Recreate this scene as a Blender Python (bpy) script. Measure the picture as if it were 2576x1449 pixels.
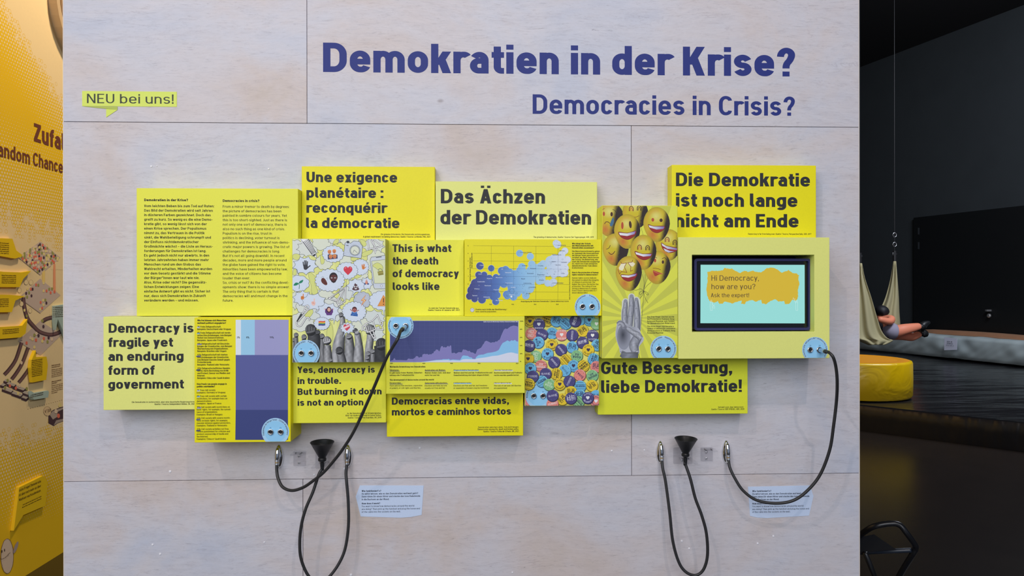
import bpy, bmesh, math, random
from mathutils import Vector, Matrix, noise
random.seed(7)
SC = bpy.context.scene
for o in list(bpy.data.objects): bpy.data.objects.remove(o)

# ------------------------------------------------------------------ camera
F_PX = 1790.0
PSI = math.radians(2.08)
ROLL = math.radians(0.07)
CAM = Vector((0.0, -1.79, 1.55))
FW = Vector((math.sin(PSI), math.cos(PSI), 0))
RT0 = Vector((math.cos(PSI), -math.sin(PSI), 0)); UP0 = Vector((0, 0, 1))
RT = RT0*math.cos(ROLL) - UP0*math.sin(ROLL)
UP = UP0*math.cos(ROLL) + RT0*math.sin(ROLL)
cd = bpy.data.cameras.new('camera'); cam = bpy.data.objects.new('camera', cd)
SC.collection.objects.link(cam)
cd.sensor_width = 36; cd.lens = F_PX/2576*36; cd.clip_start = .05; cd.clip_end = 100
cam.matrix_world = Matrix(((RT.x, UP.x, -FW.x, CAM.x), (RT.y, UP.y, -FW.y, CAM.y), (RT.z, UP.z, -FW.z, CAM.z), (0, 0, 0, 1)))
SC.camera = cam

def ray(px, py):
    return FW + RT*((px-1288)/F_PX) + UP*(-(py-724.5)/F_PX)
def at_depth(px, py, z):      # point seen at a pixel, z metres in front of the lens
    return CAM + ray(px, py)*z
def at_y(px, py, t=0.0):      # point on a plane parallel to the exhibit wall, t metres proud of it
    d = ray(px, py); return CAM + d*((-t-CAM.y)/d.y)
def at_z(px, py, h):
    d = ray(px, py); return CAM + d*((h-CAM.z)/d.z)

# ------------------------------------------------------------------ world, lights, exposure
def lin(c):
    out = []
    for v in c:
        v /= 255.0
        out.append(v/12.92 if v <= .04045 else ((v+.055)/1.055)**2.4)
    return out
W = bpy.data.worlds.new('hall_air'); SC.world = W; W.use_nodes = True
bg = W.node_tree.nodes['Background']; bg.inputs[0].default_value = (.66, .76, 1.0, 1); bg.inputs[1].default_value = .28
def aim(o, tgt):
    o.rotation_euler = (Vector(tgt)-o.location).to_track_quat('-Z', 'Y').to_euler()
def area(name, loc, tgt, sx, sy, e, col):
    l = bpy.data.lights.new(name, 'AREA'); l.shape = 'RECTANGLE'; l.size = sx; l.size_y = sy; l.energy = e; l.color = col
    o = bpy.data.objects.new(name, l); SC.collection.objects.link(o); o.location = loc; aim(o, tgt); return o
def spot(name, loc, tgt, e, col, ang=60, rad=.04, blend=.6):
    l = bpy.data.lights.new(name, 'SPOT'); l.energy = e; l.color = col; l.spot_size = math.radians(ang); l.spot_blend = blend; l.shadow_soft_size = rad
    o = bpy.data.objects.new(name, l); SC.collection.objects.link(o); o.location = loc; aim(o, tgt); return o
area('skylight', (-1.0, -4.6, 3.3), (0, 0, 1.1), 5.5, 3.2, 196, (.91, .945, 1.0))
spot('track_spot', (-1.7, -2.9, 4.9), (-.3, 0, 1.2), 105, (1.0, .80, .70), 80)
spot('track_spot', (1.0, -2.9, 4.7), (.5, 0, 1.25), 95, (1.0, .84, .75), 80)
spot('track_spot', (-1.0, 2.4, 4.9), (-2.47, 2.8, 2.9), 320, (1.0, .83, .62), 90, .15)
area('hall_light', (6.5, 5.0, 6.0), (4.2, 10, .3), 3.5, 2.0, 520, (.85, .9, 1.0))
SC.view_settings.view_transform = 'Standard'; SC.view_settings.look = 'None'
SC.view_settings.gamma = 1; SC.view_settings.use_curve_mapping = False
SC.view_settings.exposure = 0.0

# ------------------------------------------------------------------ helpers
def C(r, g, b, k=1.15):
    return tuple(min(.92, v*k) for v in lin((r, g, b)))
MATS = {}
def mat(name, rgb=None, rough=.5, metal=0, spec=.5, emit=None, estr=1, alpha=None, coat=0):
    if name in MATS: return MATS[name]
    m = bpy.data.materials.new(name); m.use_nodes = True; p = m.node_tree.nodes['Principled BSDF']
    if rgb: p.inputs['Base Color'].default_value = (*rgb, 1)
    p.inputs['Roughness'].default_value = rough; p.inputs['Metallic'].default_value = metal
    p.inputs['Specular IOR Level'].default_value = spec
    p.inputs['Coat Weight'].default_value = coat
    if emit: p.inputs['Emission Color'].default_value = (*emit, 1); p.inputs['Emission Strength'].default_value = estr
    MATS[name] = m; return m
def speck(m, rgb, amt=.06, scale=300, detail=2):
    """fine colour variation of a painted surface"""
    nt = m.node_tree; p = nt.nodes['Principled BSDF']
    tc = nt.nodes.new('ShaderNodeTexCoord'); n = nt.nodes.new('ShaderNodeTexNoise'); n.inputs['Scale'].default_value = scale
    n.inputs['Detail'].default_value = detail
    mp = nt.nodes.new('ShaderNodeMapRange'); mp.inputs['To Min'].default_value = 1-amt; mp.inputs['To Max'].default_value = 1+amt
    mx = nt.nodes.new('ShaderNodeVectorMath'); mx.operation = 'SCALE'; mx.inputs[0].default_value = rgb
    nt.links.new(tc.outputs['Object'], n.inputs['Vector']); nt.links.new(n.outputs['Fac'], mp.inputs['Value'])
    nt.links.new(mp.outputs[0], mx.inputs['Scale']); nt.links.new(mx.outputs[0], p.inputs['Base Color'])
    return m
def paint(name, rgb, rough=.5, amt=.04, scale=300, **k):
    if name in MATS: return MATS[name]
    k.setdefault('spec', .35); return speck(mat(name, rgb, rough, **k), rgb, amt, scale)
def ink_mat(name, rough=.55, emis=0):
    if name in MATS: return MATS[name]
    m = mat(name, (1, 1, 1), rough, spec=.3); nt = m.node_tree; p = nt.nodes['Principled BSDF']
    a = nt.nodes.new('ShaderNodeAttribute'); a.attribute_name = 'ink'
    if emis:
        p.inputs['Base Color'].default_value = (.01, .01, .01, 1)
        nt.links.new(a.outputs['Color'], p.inputs['Emission Color']); p.inputs['Emission Strength'].default_value = emis
    else: nt.links.new(a.outputs['Color'], p.inputs['Base Color'])
    return m
ORG = {}
def link(o, parent=None, origin=None):
    SC.collection.objects.link(o)
    if parent is not None:
        o.parent = parent; ORG[o] = ORG[parent]
    else:
        ORG[o] = Vector(origin) if origin is not None else Vector((0, 0, 0)); o.location = ORG[o]
    return o
def mk(name, verts, faces, mats, parent=None, origin=None, smooth=False, fm=None, cols=None):
    me = bpy.data.meshes.new(name)
    if parent is not None: og = ORG[parent]
    else:
        if origin is None:
            xs = [v[0] for v in verts]; ys = [v[1] for v in verts]; zs = [v[2] for v in verts]
            origin = ((min(xs)+max(xs))/2, (min(ys)+max(ys))/2, min(zs))
        og = Vector(origin)
    me.from_pydata([(v[0]-og.x, v[1]-og.y, v[2]-og.z) for v in verts], [], faces)
    for m in (mats if isinstance(mats, (list, tuple)) else [mats]): me.materials.append(m)
    if fm: me.polygons.foreach_set('material_index', fm)
    if smooth: me.polygons.foreach_set('use_smooth', [True]*len(me.polygons))
    if cols:
        ca = me.color_attributes.new('ink', 'FLOAT_COLOR', 'POINT')
        ca.data.foreach_set('color', [c for col in cols for c in (*col, 1.0)])
    me.update()
    return link(bpy.data.objects.new(name, me), parent, og)
def empty(name, loc):
    o = bpy.data.objects.new(name, None); o.empty_display_size = .05; return link(o, None, loc)
def tag(o, label=None, cat=None, group=None, kind=None):
    if label: o['label'] = label
    if cat: o['category'] = cat
    if group: o['group'] = group
    if kind: o['kind'] = kind
    return o
def box_vf(a, b):
    x0, y0, z0 = a; x1, y1, z1 = b
    return ([(x0, y0, z0), (x1, y0, z0), (x1, y1, z0), (x0, y1, z0), (x0, y0, z1), (x1, y0, z1), (x1, y1, z1), (x0, y1, z1)],
            [(0, 3, 2, 1), (4, 5, 6, 7), (0, 1, 5, 4), (1, 2, 6, 5), (2, 3, 7, 6), (3, 0, 4, 7)])
def bevel(o, w, seg=2):
    bm = bmesh.new(); bm.from_mesh(o.data)
    bmesh.ops.bevel(bm, geom=list(bm.edges), offset=w, segments=seg, affect='EDGES', profile=.5, clamp_overlap=True)
    bm.to_mesh(o.data); bm.free(); return o
class MB:
    def __init__(s): s.v = []; s.f = []; s.m = []
    def add(s, v, f, mi=0):
        k = len(s.v); s.v += [tuple(p) for p in v]; s.f += [tuple(i+k for i in q) for q in f]; s.m += [mi]*len(f); return s
    def box(s, a, b, mi=0): return s.add(*box_vf(a, b), mi)
    def tube(s, pts, r, n=10, mi=0, closed=False, rs=None):
        pts = [Vector(p) for p in pts]; N = len(pts); vs = []; fs = []
        prev = None
        for i, p in enumerate(pts):
            t = (pts[(i+1) % N]-pts[i-1]) if closed else (pts[min(i+1, N-1)]-pts[max(i-1, 0)])
            t.normalize()
            if prev is None:
                a = Vector((0, 0, 1)) if abs(t.z) < .9 else Vector((1, 0, 0))
                u = t.cross(a).normalized()
            else: u = (prev-t*prev.dot(t)).normalized()
            prev = u; w = t.cross(u); rr = rs[i] if rs else r
            for k in range(n):
                an = 2*math.pi*k/n; vs.append(p+(u*math.cos(an)+w*math.sin(an))*rr)
        for i in range(N if closed else N-1):
            a = i*n; b = ((i+1) % N)*n
            for k in range(n): fs.append((a+k, a+(k+1) % n, b+(k+1) % n, b+k))
        if not closed: fs.append(tuple(range(n))[::-1]); fs.append(tuple(range((N-1)*n, N*n)))
        return s.add(vs, fs, mi)
    def lathe(s, base, axis, prof, n=24, mi=0, cap=True, sx=1, sy=1):
        base = Vector(base); ax = Vector(axis).normalized()
        u = ax.cross(Vector((0, 0, 1)) if abs(ax.z) < .9 else Vector((0, 1, 0))).normalized(); w = ax.cross(u)
        vs = []; fs = []
        for r, h in prof:
            for k in range(n):
                an = 2*math.pi*k/n; vs.append(base+ax*h+u*(math.cos(an)*r*sx)+w*(math.sin(an)*r*sy))
        for i in range(len(prof)-1):
            for k in range(n): fs.append((i*n+k, i*n+(k+1) % n, (i+1)*n+(k+1) % n, (i+1)*n+k))
        if cap: fs.append(tuple(range(n))[::-1]); fs.append(tuple(range((len(prof)-1)*n, len(prof)*n)))
        return s.add(vs, fs, mi)
    def build(s, name, mats, parent=None, origin=None, smooth=False):
        return mk(name, s.v, s.f, mats, parent, origin, smooth, s.m)
def catmull(pts, n=8):
    P = [Vector(p) for p in pts]; P = [P[0]*2-P[1]]+P+[P[-1]*2-P[-2]]; out = []
    for i in range(1, len(P)-2):
        for k in range(n):
            t = k/n
            out.append(.5*((2*P[i])+(P[i+1]-P[i-1])*t+(2*P[i-1]-5*P[i]+4*P[i+1]-P[i+2])*t*t+(3*P[i]-P[i-1]-3*P[i+1]+P[i+2])*t**3))
    out.append(P[-2]); return out

# ------------------------------------------------------------------ lettering: an own constant-stroke grotesque
XH, DESC = .74, -.23
WB = dict(A=.74, B=.7, C=.68, D=.75, E=.6, F=.57, G=.71, H=.72, J=.5, K=.72, L=.57, M=.88, N=.74, O=.74, P=.68, Q=.74, R=.7, S=.68, T=.64, U=.72,
          V=.72, W=1.06, X=.72, Y=.7, Z=.62, a=.6, b=.64, c=.57, d=.64, e=.65, f=.4, g=.64, h=.62, j=.26, k=.64, l=.28, m=1.0, n=.62, o=.65, p=.64,
          q=.64, r=.46, s=.58, t=.4, u=.62, v=.62, w=.94, x=.62, y=.62, z=.53, ß=.64)
def glyph(ch, w):
    """list of ('s', points(x,y,r), closed) strokes and ('p', points) polygons, plus outer width"""
    w0 = w; h = w/2; hw = w*.8; q = hw/2; k = 1+(w-.2)*1.0
    acc = ''
    for base, s in (('a', 'ä'), ('o', 'ö'), ('u', 'ü'), ('A', 'Ä'), ('O', 'Ö'), ('U', 'Ü')):
        if ch == s: ch = base; acc = 'dd'
    if ch == 'é': ch = 'e'; acc = 'ac'
    Wd = WB.get(ch, .62)*k
    S = []
    st = lambda *p, c=False: S.append(('s', p, c))
    po = lambda *p: S.append(('p', p))
    def dg(x0, y0, x1, y1, ww=None):
        ww = ww or w*1.08; po((x0-ww/2, y0), (x0+ww/2, y0), (x1+ww/2, y1), (x1-ww/2, y1))
    l = h; r = Wd-h; b = q; t = XH-q; T = 1-q; R = (r-l)*.5; m = XH/2; M = .52
    RR = min(R, .27)
    if ch in 'ceo':
        if ch == 'o': st((l, b, R), (l, t, R), (r, t, R), (r, b, R), c=True)
        elif ch == 'c': st((r+.01, t-.13), (r-.06, t, .12), (l, t, R), (l, b, R), (r-.06, b, .12), (r+.01, b+.13))
        else:
            st((l, m-.005), (r, m-.005)); st((r, m-.005-q), (r, t, R), (l, t, R), (l, b, R), (r-.05, b, .12), (r+.0, b+.11))
    elif ch in 'bdpqg':
        st((l, b, RR), (l, t, RR), (r, t, RR), (r, b, RR), c=True)
        if ch == 'b': st((l, 0), (l, 1.0))
        if ch == 'd': st((r, 0), (r, 1.0))
        if ch == 'p': st((l, DESC), (l, XH))
        if ch == 'q': st((r, DESC), (r, XH))
        if ch == 'g': st((r, XH), (r, DESC+q, RR), (l+.06, DESC+q, .06), (l+.0, DESC+q+.06))
    elif ch == 'a':
        st((r, 0), (r, t, RR), (l+.1, t, .1), (l+.02, t-.1)); mm = .43
        st((r, mm), (l, mm, min(R, .17)), (l, b, min(R, .17)), (r, b), c=False)
    elif ch in 'nhr':
        st((l, 0), (l, 1.0 if ch == 'h' else XH))
        if ch == 'r': st((l, t-.2), (l, t, .2), (Wd-.05, t, .06), (Wd+.0, t-.06))
        else: st((l, t-.2), (l, t, RR), (r, t, RR), (r, 0))
    elif ch == 'm':
        c = Wd/2; st((l, 0), (l, XH)); st((l, t-.2), (l, t, .2), (c, t, .2), (c, 0)); st((c, t-.2), (c, t, .2), (r, t, .2), (r, 0))
    elif ch == 'u': st((l, XH), (l, b, RR), (r, b, RR), (r, b+.2)); st((r, 0), (r, XH))
    elif ch in 'iI':
        Wd = w; st((h, 0), (h, XH if ch == 'i' else 1))
        if ch == 'i': po((0, .83), (w, .83), (w, 1.0), (0, 1.0))
    elif ch == 'j':
        r = Wd-h; st((r, XH), (r, DESC+q, .14), (-.02, DESC+q)); po((r-h, .83), (r+h, .83), (r+h, 1.0), (r-h, 1.0))
    elif ch == 'l': st((l, 1), (l, b, .13), (Wd, b))
    elif ch == 't': st((l+.07, .93), (l+.07, b, .14), (Wd, b)); st((0, XH-q), (Wd, XH-q))
    elif ch == 'f': st((l+.07, 0), (l+.07, T, .15), (Wd, T)); st((0, XH-q), (Wd-.02, XH-q))
    elif ch in 'kK':
        H = XH if ch == 'k' else 1; st((l, 0), (l, 1)); u = w*1.18
        dg(w*.95, H*.38, Wd-u/2, H, u); xm = w+(Wd-w)*.26; dg(Wd-u/2, 0, xm, H*.6, u)
    elif ch == 's': st((r, t-.1), (r-.06, t, .12), (l, t, .19), (l, m, .19), (r, m, .19), (r, b, .19), (l+.06, b, .12), (l-.0, b+.1))
    elif ch == 'S': st((r+.0, T-.14), (r-.04, T, .16), (l, T, .25), (l, M, .25), (r, M, .25), (r, b, .25), (l+.05, b, .16), (l-.0, b+.14))
    elif ch == 'v': dg(h*1.08, XH, Wd/2, 0); dg(Wd-h*1.08, XH, Wd/2, 0)
    elif ch == 'V': dg(h*1.1, 1, Wd/2, 0); dg(Wd-h*1.1, 1, Wd/2, 0)
    elif ch in 'wW':
        H = XH if ch == 'w' else 1; a = h*1.05
        for x0, x1 in ((a, Wd*.29), (Wd/2, Wd*.29), (Wd/2, Wd*.71), (Wd-a, Wd*.71)): dg(x0, H, x1, 0, w*1.0)
    elif ch == 'y': dg(h*1.08, XH, Wd/2, 0.02); dg(Wd-h*1.08, XH, Wd*.33, DESC)
    elif ch in 'xX':
        H = XH if ch == 'x' else 1; a = w*.6; dg(a, H, Wd-a, 0, w*1.2); dg(Wd-a, H, a, 0, w*1.2)
    elif ch in 'zZ':
        H = XH if ch == 'z' else 1; st((0, H-q), (Wd, H-q)); st((0, q), (Wd, q)); dg(Wd-w*.65, H-hw, w*.65, hw, w*1.25)
    elif ch == 'A': dg(Wd/2, 1, h*1.1, 0); dg(Wd/2, 1, Wd-h*1.1, 0); st((w*.8, .28), (Wd-w*.8, .28))
    elif ch == 'B': st((l, 0), (l, 1)); st((l, T), (r-.03, T, .2), (r-.03, .53, .2), (l, .53)); st((l, .51), (r, .51, .23), (r, b, .23), (l, b))
    elif ch in 'CG':
        p = [(r, T-.16), (r, T, .28), (l, T, .3), (l, b, .3), (r, b, .28)]
        if ch == 'C': st(*p, (r, b+.16))
        else: st(*p, (r, .47), (Wd*.52, .47))
    elif ch == 'D': st((l, b), (l, T), (r, T, .3), (r, b, .3), c=True)
    elif ch in 'EFL':
        if ch != 'L': st((l, T), (Wd, T)); st((l, M-.01), (Wd-.06, M-.01))
        if ch != 'F': st((l, b), (Wd, b))
        st((l, 0), (l, 1))
    elif ch == 'H': st((l, 0), (l, 1)); st((r, 0), (r, 1)); st((l, .5), (r, .5))
    elif ch == 'J': st((r, 1), (r, b, .22), (0.02, b))
    elif ch == 'M': st((l, 0), (l, 1)); st((r, 0), (r, 1)); dg(w*.55, 1, Wd/2, .25, w*.95); dg(Wd-w*.55, 1, Wd/2, .25, w*.95)
    elif ch == 'N': st((l, 0), (l, 1)); st((r, 0), (r, 1)); dg(w*.6, 1, Wd-w*.6, 0, w*1.1)
    elif ch in 'OQ':
        st((l, b, .3), (l, T, .3), (r, T, .3), (r, b, .3), c=True)
        if ch == 'Q': dg(Wd*.6, .25, Wd-.03, -.05)
    elif ch in 'PR':
        st((l, 0), (l, 1)); st((l, T), (r, T, .24), (r, .45, .24), (l, .45))
        if ch == 'R': dg(Wd*.52, .46, Wd-w*.58, 0, w*1.12)
    elif ch == 'T': st((0, T), (Wd, T)); st((Wd/2, 0), (Wd/2, 1))
    elif ch == 'U': st((l, 1), (l, b, .28), (r, b, .28), (r, 1))
    elif ch == 'Y': dg(h*1.1, 1, Wd/2, .42); dg(Wd-h*1.1, 1, Wd/2, .42); st((Wd/2, 0), (Wd/2, .46))
    elif ch == 'ß': st((l, 0), (l, T, .22), (r-.03, T, .2), (r-.03, .56, .18), (l+.2, .56)); st((l+.2, .56), (r, .56, .2), (r, b, .2), (l+.14, b))
    elif ch == '0': st((l, b, .28), (l, T, .28), (r, T, .28), (r, b, .28), c=True)
    elif ch == '8': st((l, b, .24), (l, .52, .2), (r, .52, .2), (r, b, .24), c=True); st((l+.04, .53, .2), (l+.04, T, .2), (r-.04, T, .2), (r-.04, .53, .2), c=True)
    elif ch == '1': Wd = .42*k; st((Wd-h, 0), (Wd-h, 1)); dg(Wd-w*.4, 1, .06, .72)
    elif ch == '2': st((l, T-.16), (l, T, .26), (r, T, .26), (r, .6, .2), (l+.02, b+.08, .02), (l, b, .0), (Wd, b))
    elif ch == '3': st((l, T-.1), (l, T, .2), (r, T, .22), (r, .53, .2), (Wd*.35, .53)); st((Wd*.35, .53), (r, .53, .2), (r, b, .22), (l, b, .2), (l, b+.12))
    elif ch == '4': st((r-.08, 0), (r-.08, .5)); st((0, .22+q), (Wd, .22+q)); dg(Wd*.52, 1, .12, .3)
    elif ch == '5': st((r, T), (l+.03, T), (l+.03, .57), (r, .57, .25), (r, b, .25), (l, b, .2), (l, b+.12))
    elif ch == '6': st((l, b, .26), (l, .55, .26), (r, .55, .26), (r, b, .26), c=True); dg(Wd*.55, 1, l+.05, .4)
    elif ch == '7': st((0, T), (Wd, T)); dg(Wd-w*.55, 1-hw, Wd*.32, 0)
    elif ch == '9': st((l, .45, .26), (l, T, .26), (r, T, .26), (r, .45, .26), c=True); dg(r-.05, .6, Wd*.4, 0)
    elif ch in '.,:;':
        Wd = w*1.05; po((0, 0), (Wd, 0), (Wd, hw*1.1), (0, hw*1.1))
        if ch in ':;': po((0, XH-hw*1.1), (Wd, XH-hw*1.1), (Wd, XH), (0, XH))
        if ch in ',;': po((w*.3, .01), (Wd, .01), (w*.55, -.17), (w*.05, -.17))
    elif ch == '!': Wd = w*1.05; po((0, 0), (Wd, 0), (Wd, .17), (0, .17)); po((w*.1, .27), (w*.95, .27), (Wd, 1), (0, 1))
    elif ch == '?':
        Wd = .6*k; r = Wd-h; st((l, T-.22), (l+.02, T, .2), (r, T, .2), (r, .62, .16), (Wd*.5, .42, .1), (Wd*.5, .28))
        po((Wd*.5-h, 0), (Wd*.5+h, 0), (Wd*.5+h, .17), (Wd*.5-h, .17))
    elif ch in '-–': Wd = .36 if ch == '-' else .55; st((0, .38), (Wd, .38))
    elif ch == '·': Wd = w*1.05; po((0, .38), (Wd, .38), (Wd, .38+Wd), (0, .38+Wd))
    elif ch == '/': Wd = .42; dg(w*.4, -.05, Wd-w*.4, 1.05, w*.9)
    elif ch == '(': Wd = .3; st((Wd-.04, 1.05), (h, .8, .3), (h, .2, .3), (Wd-.04, -.12))
    elif ch == ')': Wd = .3; st((.04, 1.05), (Wd-h, .8, .3), (Wd-h, .2, .3), (.04, -.12))
    elif ch in "'’´": Wd = w; po((w*.2, .66), (w*.8, .66), (w, 1), (0, 1))
    elif ch == '*':
        Wd = .36
        for a in (90, 30, 150): ca, sa = math.cos(math.radians(a))*.17, math.sin(math.radians(a))*.17; st((Wd/2-ca, .83-sa), (Wd/2+ca, .83+sa))
    elif ch == '%':
        Wd = .85; a = w*.7
        st((a/2, .6, .12), (a/2, 1-a/2, .12), (.32, 1-a/2, .12), (.32, .6, .12), c=True); st((.53, a/2, .12), (.53, .4, .12), (Wd-a/2, .4, .12), (Wd-a/2, a/2, .12), c=True); dg(.2, 0, .65, 1, w*.7)
    else: return None, .3
    top = 1.0 if ch in 'AOU' else XH
    if acc == 'dd':
        c = Wd/2; y0 = 1.08 if top == 1 else .84; g = w*.42
        po((c-g-w*.95, y0), (c-g, y0), (c-g, y0+.16), (c-g-w*.95, y0+.16)); po((c+g, y0), (c+g+w*.95, y0), (c+g+w*.95, y0+.16), (c+g, y0+.16))
    if acc == 'ac': c = Wd/2; po((c-w*.35, .81), (c+w*.35, .81), (c+w*1.0, 1.03), (c-.0, 1.03))
    return S, Wd
def fillet(P, closed, nseg):
    n = len(P); out = []
    for i, p in enumerate(P):
        x, y = p[0], p[1]; r = p[2] if len(p) > 2 else 0
        if r <= 0 or (not closed and i in (0, n-1)): out.append((x, y)); continue
        a = P[i-1]; c = P[(i+1) % n]
        la = math.hypot(a[0]-x, a[1]-y); lc = math.hypot(c[0]-x, c[1]-y)
        ra = a[2] if len(a) > 2 else 0; rc = c[2] if len(c) > 2 else 0
        if not closed:
            if i-1 == 0: ra = 0
            if i+1 == n-1: rc = 0
        ta = min(r, la*(r/(r+ra)) if ra else la); tc = min(r, lc*(r/(r+rc)) if rc else lc)
        A = (x+(a[0]-x)/la*ta, y+(a[1]-y)/la*ta); B = (x+(c[0]-x)/lc*tc, y+(c[1]-y)/lc*tc)
        kk = .5523
        A1 = (A[0]+(x-A[0])*kk, A[1]+(y-A[1])*kk); B1 = (B[0]+(x-B[0])*kk, B[1]+(y-B[1])*kk)
        for j in range(nseg+1):
            s = j/nseg; u = 1-s
            out.append((u**3*A[0]+3*u*u*s*A1[0]+3*u*s*s*B1[0]+s**3*B[0], u**3*A[1]+3*u*u*s*A1[1]+3*u*s*s*B1[1]+s**3*B[1]))
    res = []
    for p in out:
        if not res or math.hypot(p[0]-res[-1][0], p[1]-res[-1][1]) > 1e-4: res.append(p)
    if closed and math.hypot(res[0][0]-res[-1][0], res[0][1]-res[-1][1]) < 1e-4: res.pop()
    return res
def ribbon(pts, w, closed=False):
    """quads of a constant-width band along 2-D points"""
    n = len(pts); L = []; Rr = []
    for i in range(n):
        p = pts[i]
        a = pts[i-1] if (closed or i) else None; c = pts[(i+1) % n] if (closed or i < n-1) else None
        d = []
        for s, e in ((a, p), (p, c)):
            if s is not None and e is not None:
                dx, dy = e[0]-s[0], e[1]-s[1]; ll = math.hypot(dx, dy) or 1e-9; d.append((-dy/ll, dx/ll))
        if len(d) == 2:
            mx, my = d[0][0]+d[1][0], d[0][1]+d[1][1]; ml = math.hypot(mx, my) or 1e-9; mx /= ml; my /= ml
            cs = max(.45, mx*d[0][0]+my*d[0][1]); ox, oy = mx/cs*w/2, my/cs*w/2
        else: ox, oy = d[0][0]*w/2, d[0][1]*w/2
        L.append((p[0]+ox, p[1]+oy)); Rr.append((p[0]-ox, p[1]-oy))
    Q = []
    for i in range(n if closed else n-1):
        j = (i+1) % n; Q.append([L[i], L[j], Rr[j], Rr[i]])
    return Q
def quad_parts(q):
    """a band quad as clean pieces: folded corners are split and their reversed half dropped"""
    L0, L1, R1, R0 = q
    ar = lambda a, b, c: (b[0]-a[0])*(c[1]-a[1])-(b[1]-a[1])*(c[0]-a[0])
    t = (ar(L0, L1, R1), ar(L0, R1, R0), ar(L0, L1, R0), ar(L1, R1, R0))
    if max(t) <= 1e-9: return [q]
    A = [x for x, k in (((L0, L1, R1), t[0]), ((L0, R1, R0), t[1])) if k < 0]; B = [x for x, k in (((L0, L1, R0), t[2]), ((L1, R1, R0), t[3])) if k < 0]
    sa = sum(-ar(*x) for x in A); sb = sum(-ar(*x) for x in B)
    return [list(x) for x in (A if sa >= sb else B)]
GC = {}
def gpolys(ch, w, nseg):
    key = (ch, w, nseg)
    if key not in GC:
        S, Wd = glyph(ch, w); out = []
        for si, it in enumerate(S or []):
            if it[0] == 'p': out.append((si, list(it[1])))
            else:
                ky = 1/.8
                pts = fillet(it[1], it[2], nseg)
                for qi, qd in enumerate(ribbon([(x, y*ky) for x, y in pts], w, it[2])):
                    for pi, pq in enumerate(quad_parts(qd)): out.append((si*8+(qi % 4)*2+pi, [(x, y/ky) for x, y in pq]))
        GC[key] = (out, Wd)
    return GC[key]
def layout(s, w, nseg, track=0):
    sb = .05+(.245-w)*.22+track; x = 0; polys = []
    for ch in s:
        if ch == ' ': x += .31+track; continue
        P, Wd = gpolys(ch, w, nseg)
        x += sb
        if ch in 'vwyAVWTYxX' : x -= sb*.5
        polys += [(si, [(px+x, py) for px, py in p]) for si, p in P]
        x += Wd+sb
        if ch in 'vwyAVWTYxXrftk': x -= sb*.5
    return polys, x
def text_w(s, w): return layout(s, w, 2)[1]

# ------------------------------------------------------------------ printed sheets
class Plane:
    def __init__(s, O, U, V):
        s.O = Vector(O); s.U = Vector(U).normalized(); s.V = Vector(V).normalized(); s.N = s.U.cross(s.V).normalized()
    def uv(s, px, py):
        d = ray(px, py); t = (s.O-CAM).dot(s.N)/d.dot(s.N); P = CAM+d*t-s.O
        return (P.dot(s.U), P.dot(s.V))
    def pt(s, u, v, h): return s.O+s.U*u+s.V*v+s.N*h
def face_plane(t): return Plane((0, -t, 0), (1, 0, 0), (0, 0, 1))
def clip_poly(P, rect):
    u0, v0, u1, v1 = rect
    for ax, lim, sg in ((0, u0, 1), (0, u1, -1), (1, v0, 1), (1, v1, -1)):
        out = []; n = len(P)
        for i in range(n):
            a = P[i]; b = P[(i+1) % n]; ia = (a[ax]-lim)*sg >= 0; ib = (b[ax]-lim)*sg >= 0
            if ia: out.append(a)
            if ia != ib:
                t = (lim-a[ax])/(b[ax]-a[ax]); out.append(tuple(a[k]+(b[k]-a[k])*t for k in range(5)))
        P = out
        if len(P) < 3: return []
    return P
BLACK = C(42, 44, 46); WHITE = C(236, 238, 242, 1.05)
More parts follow.
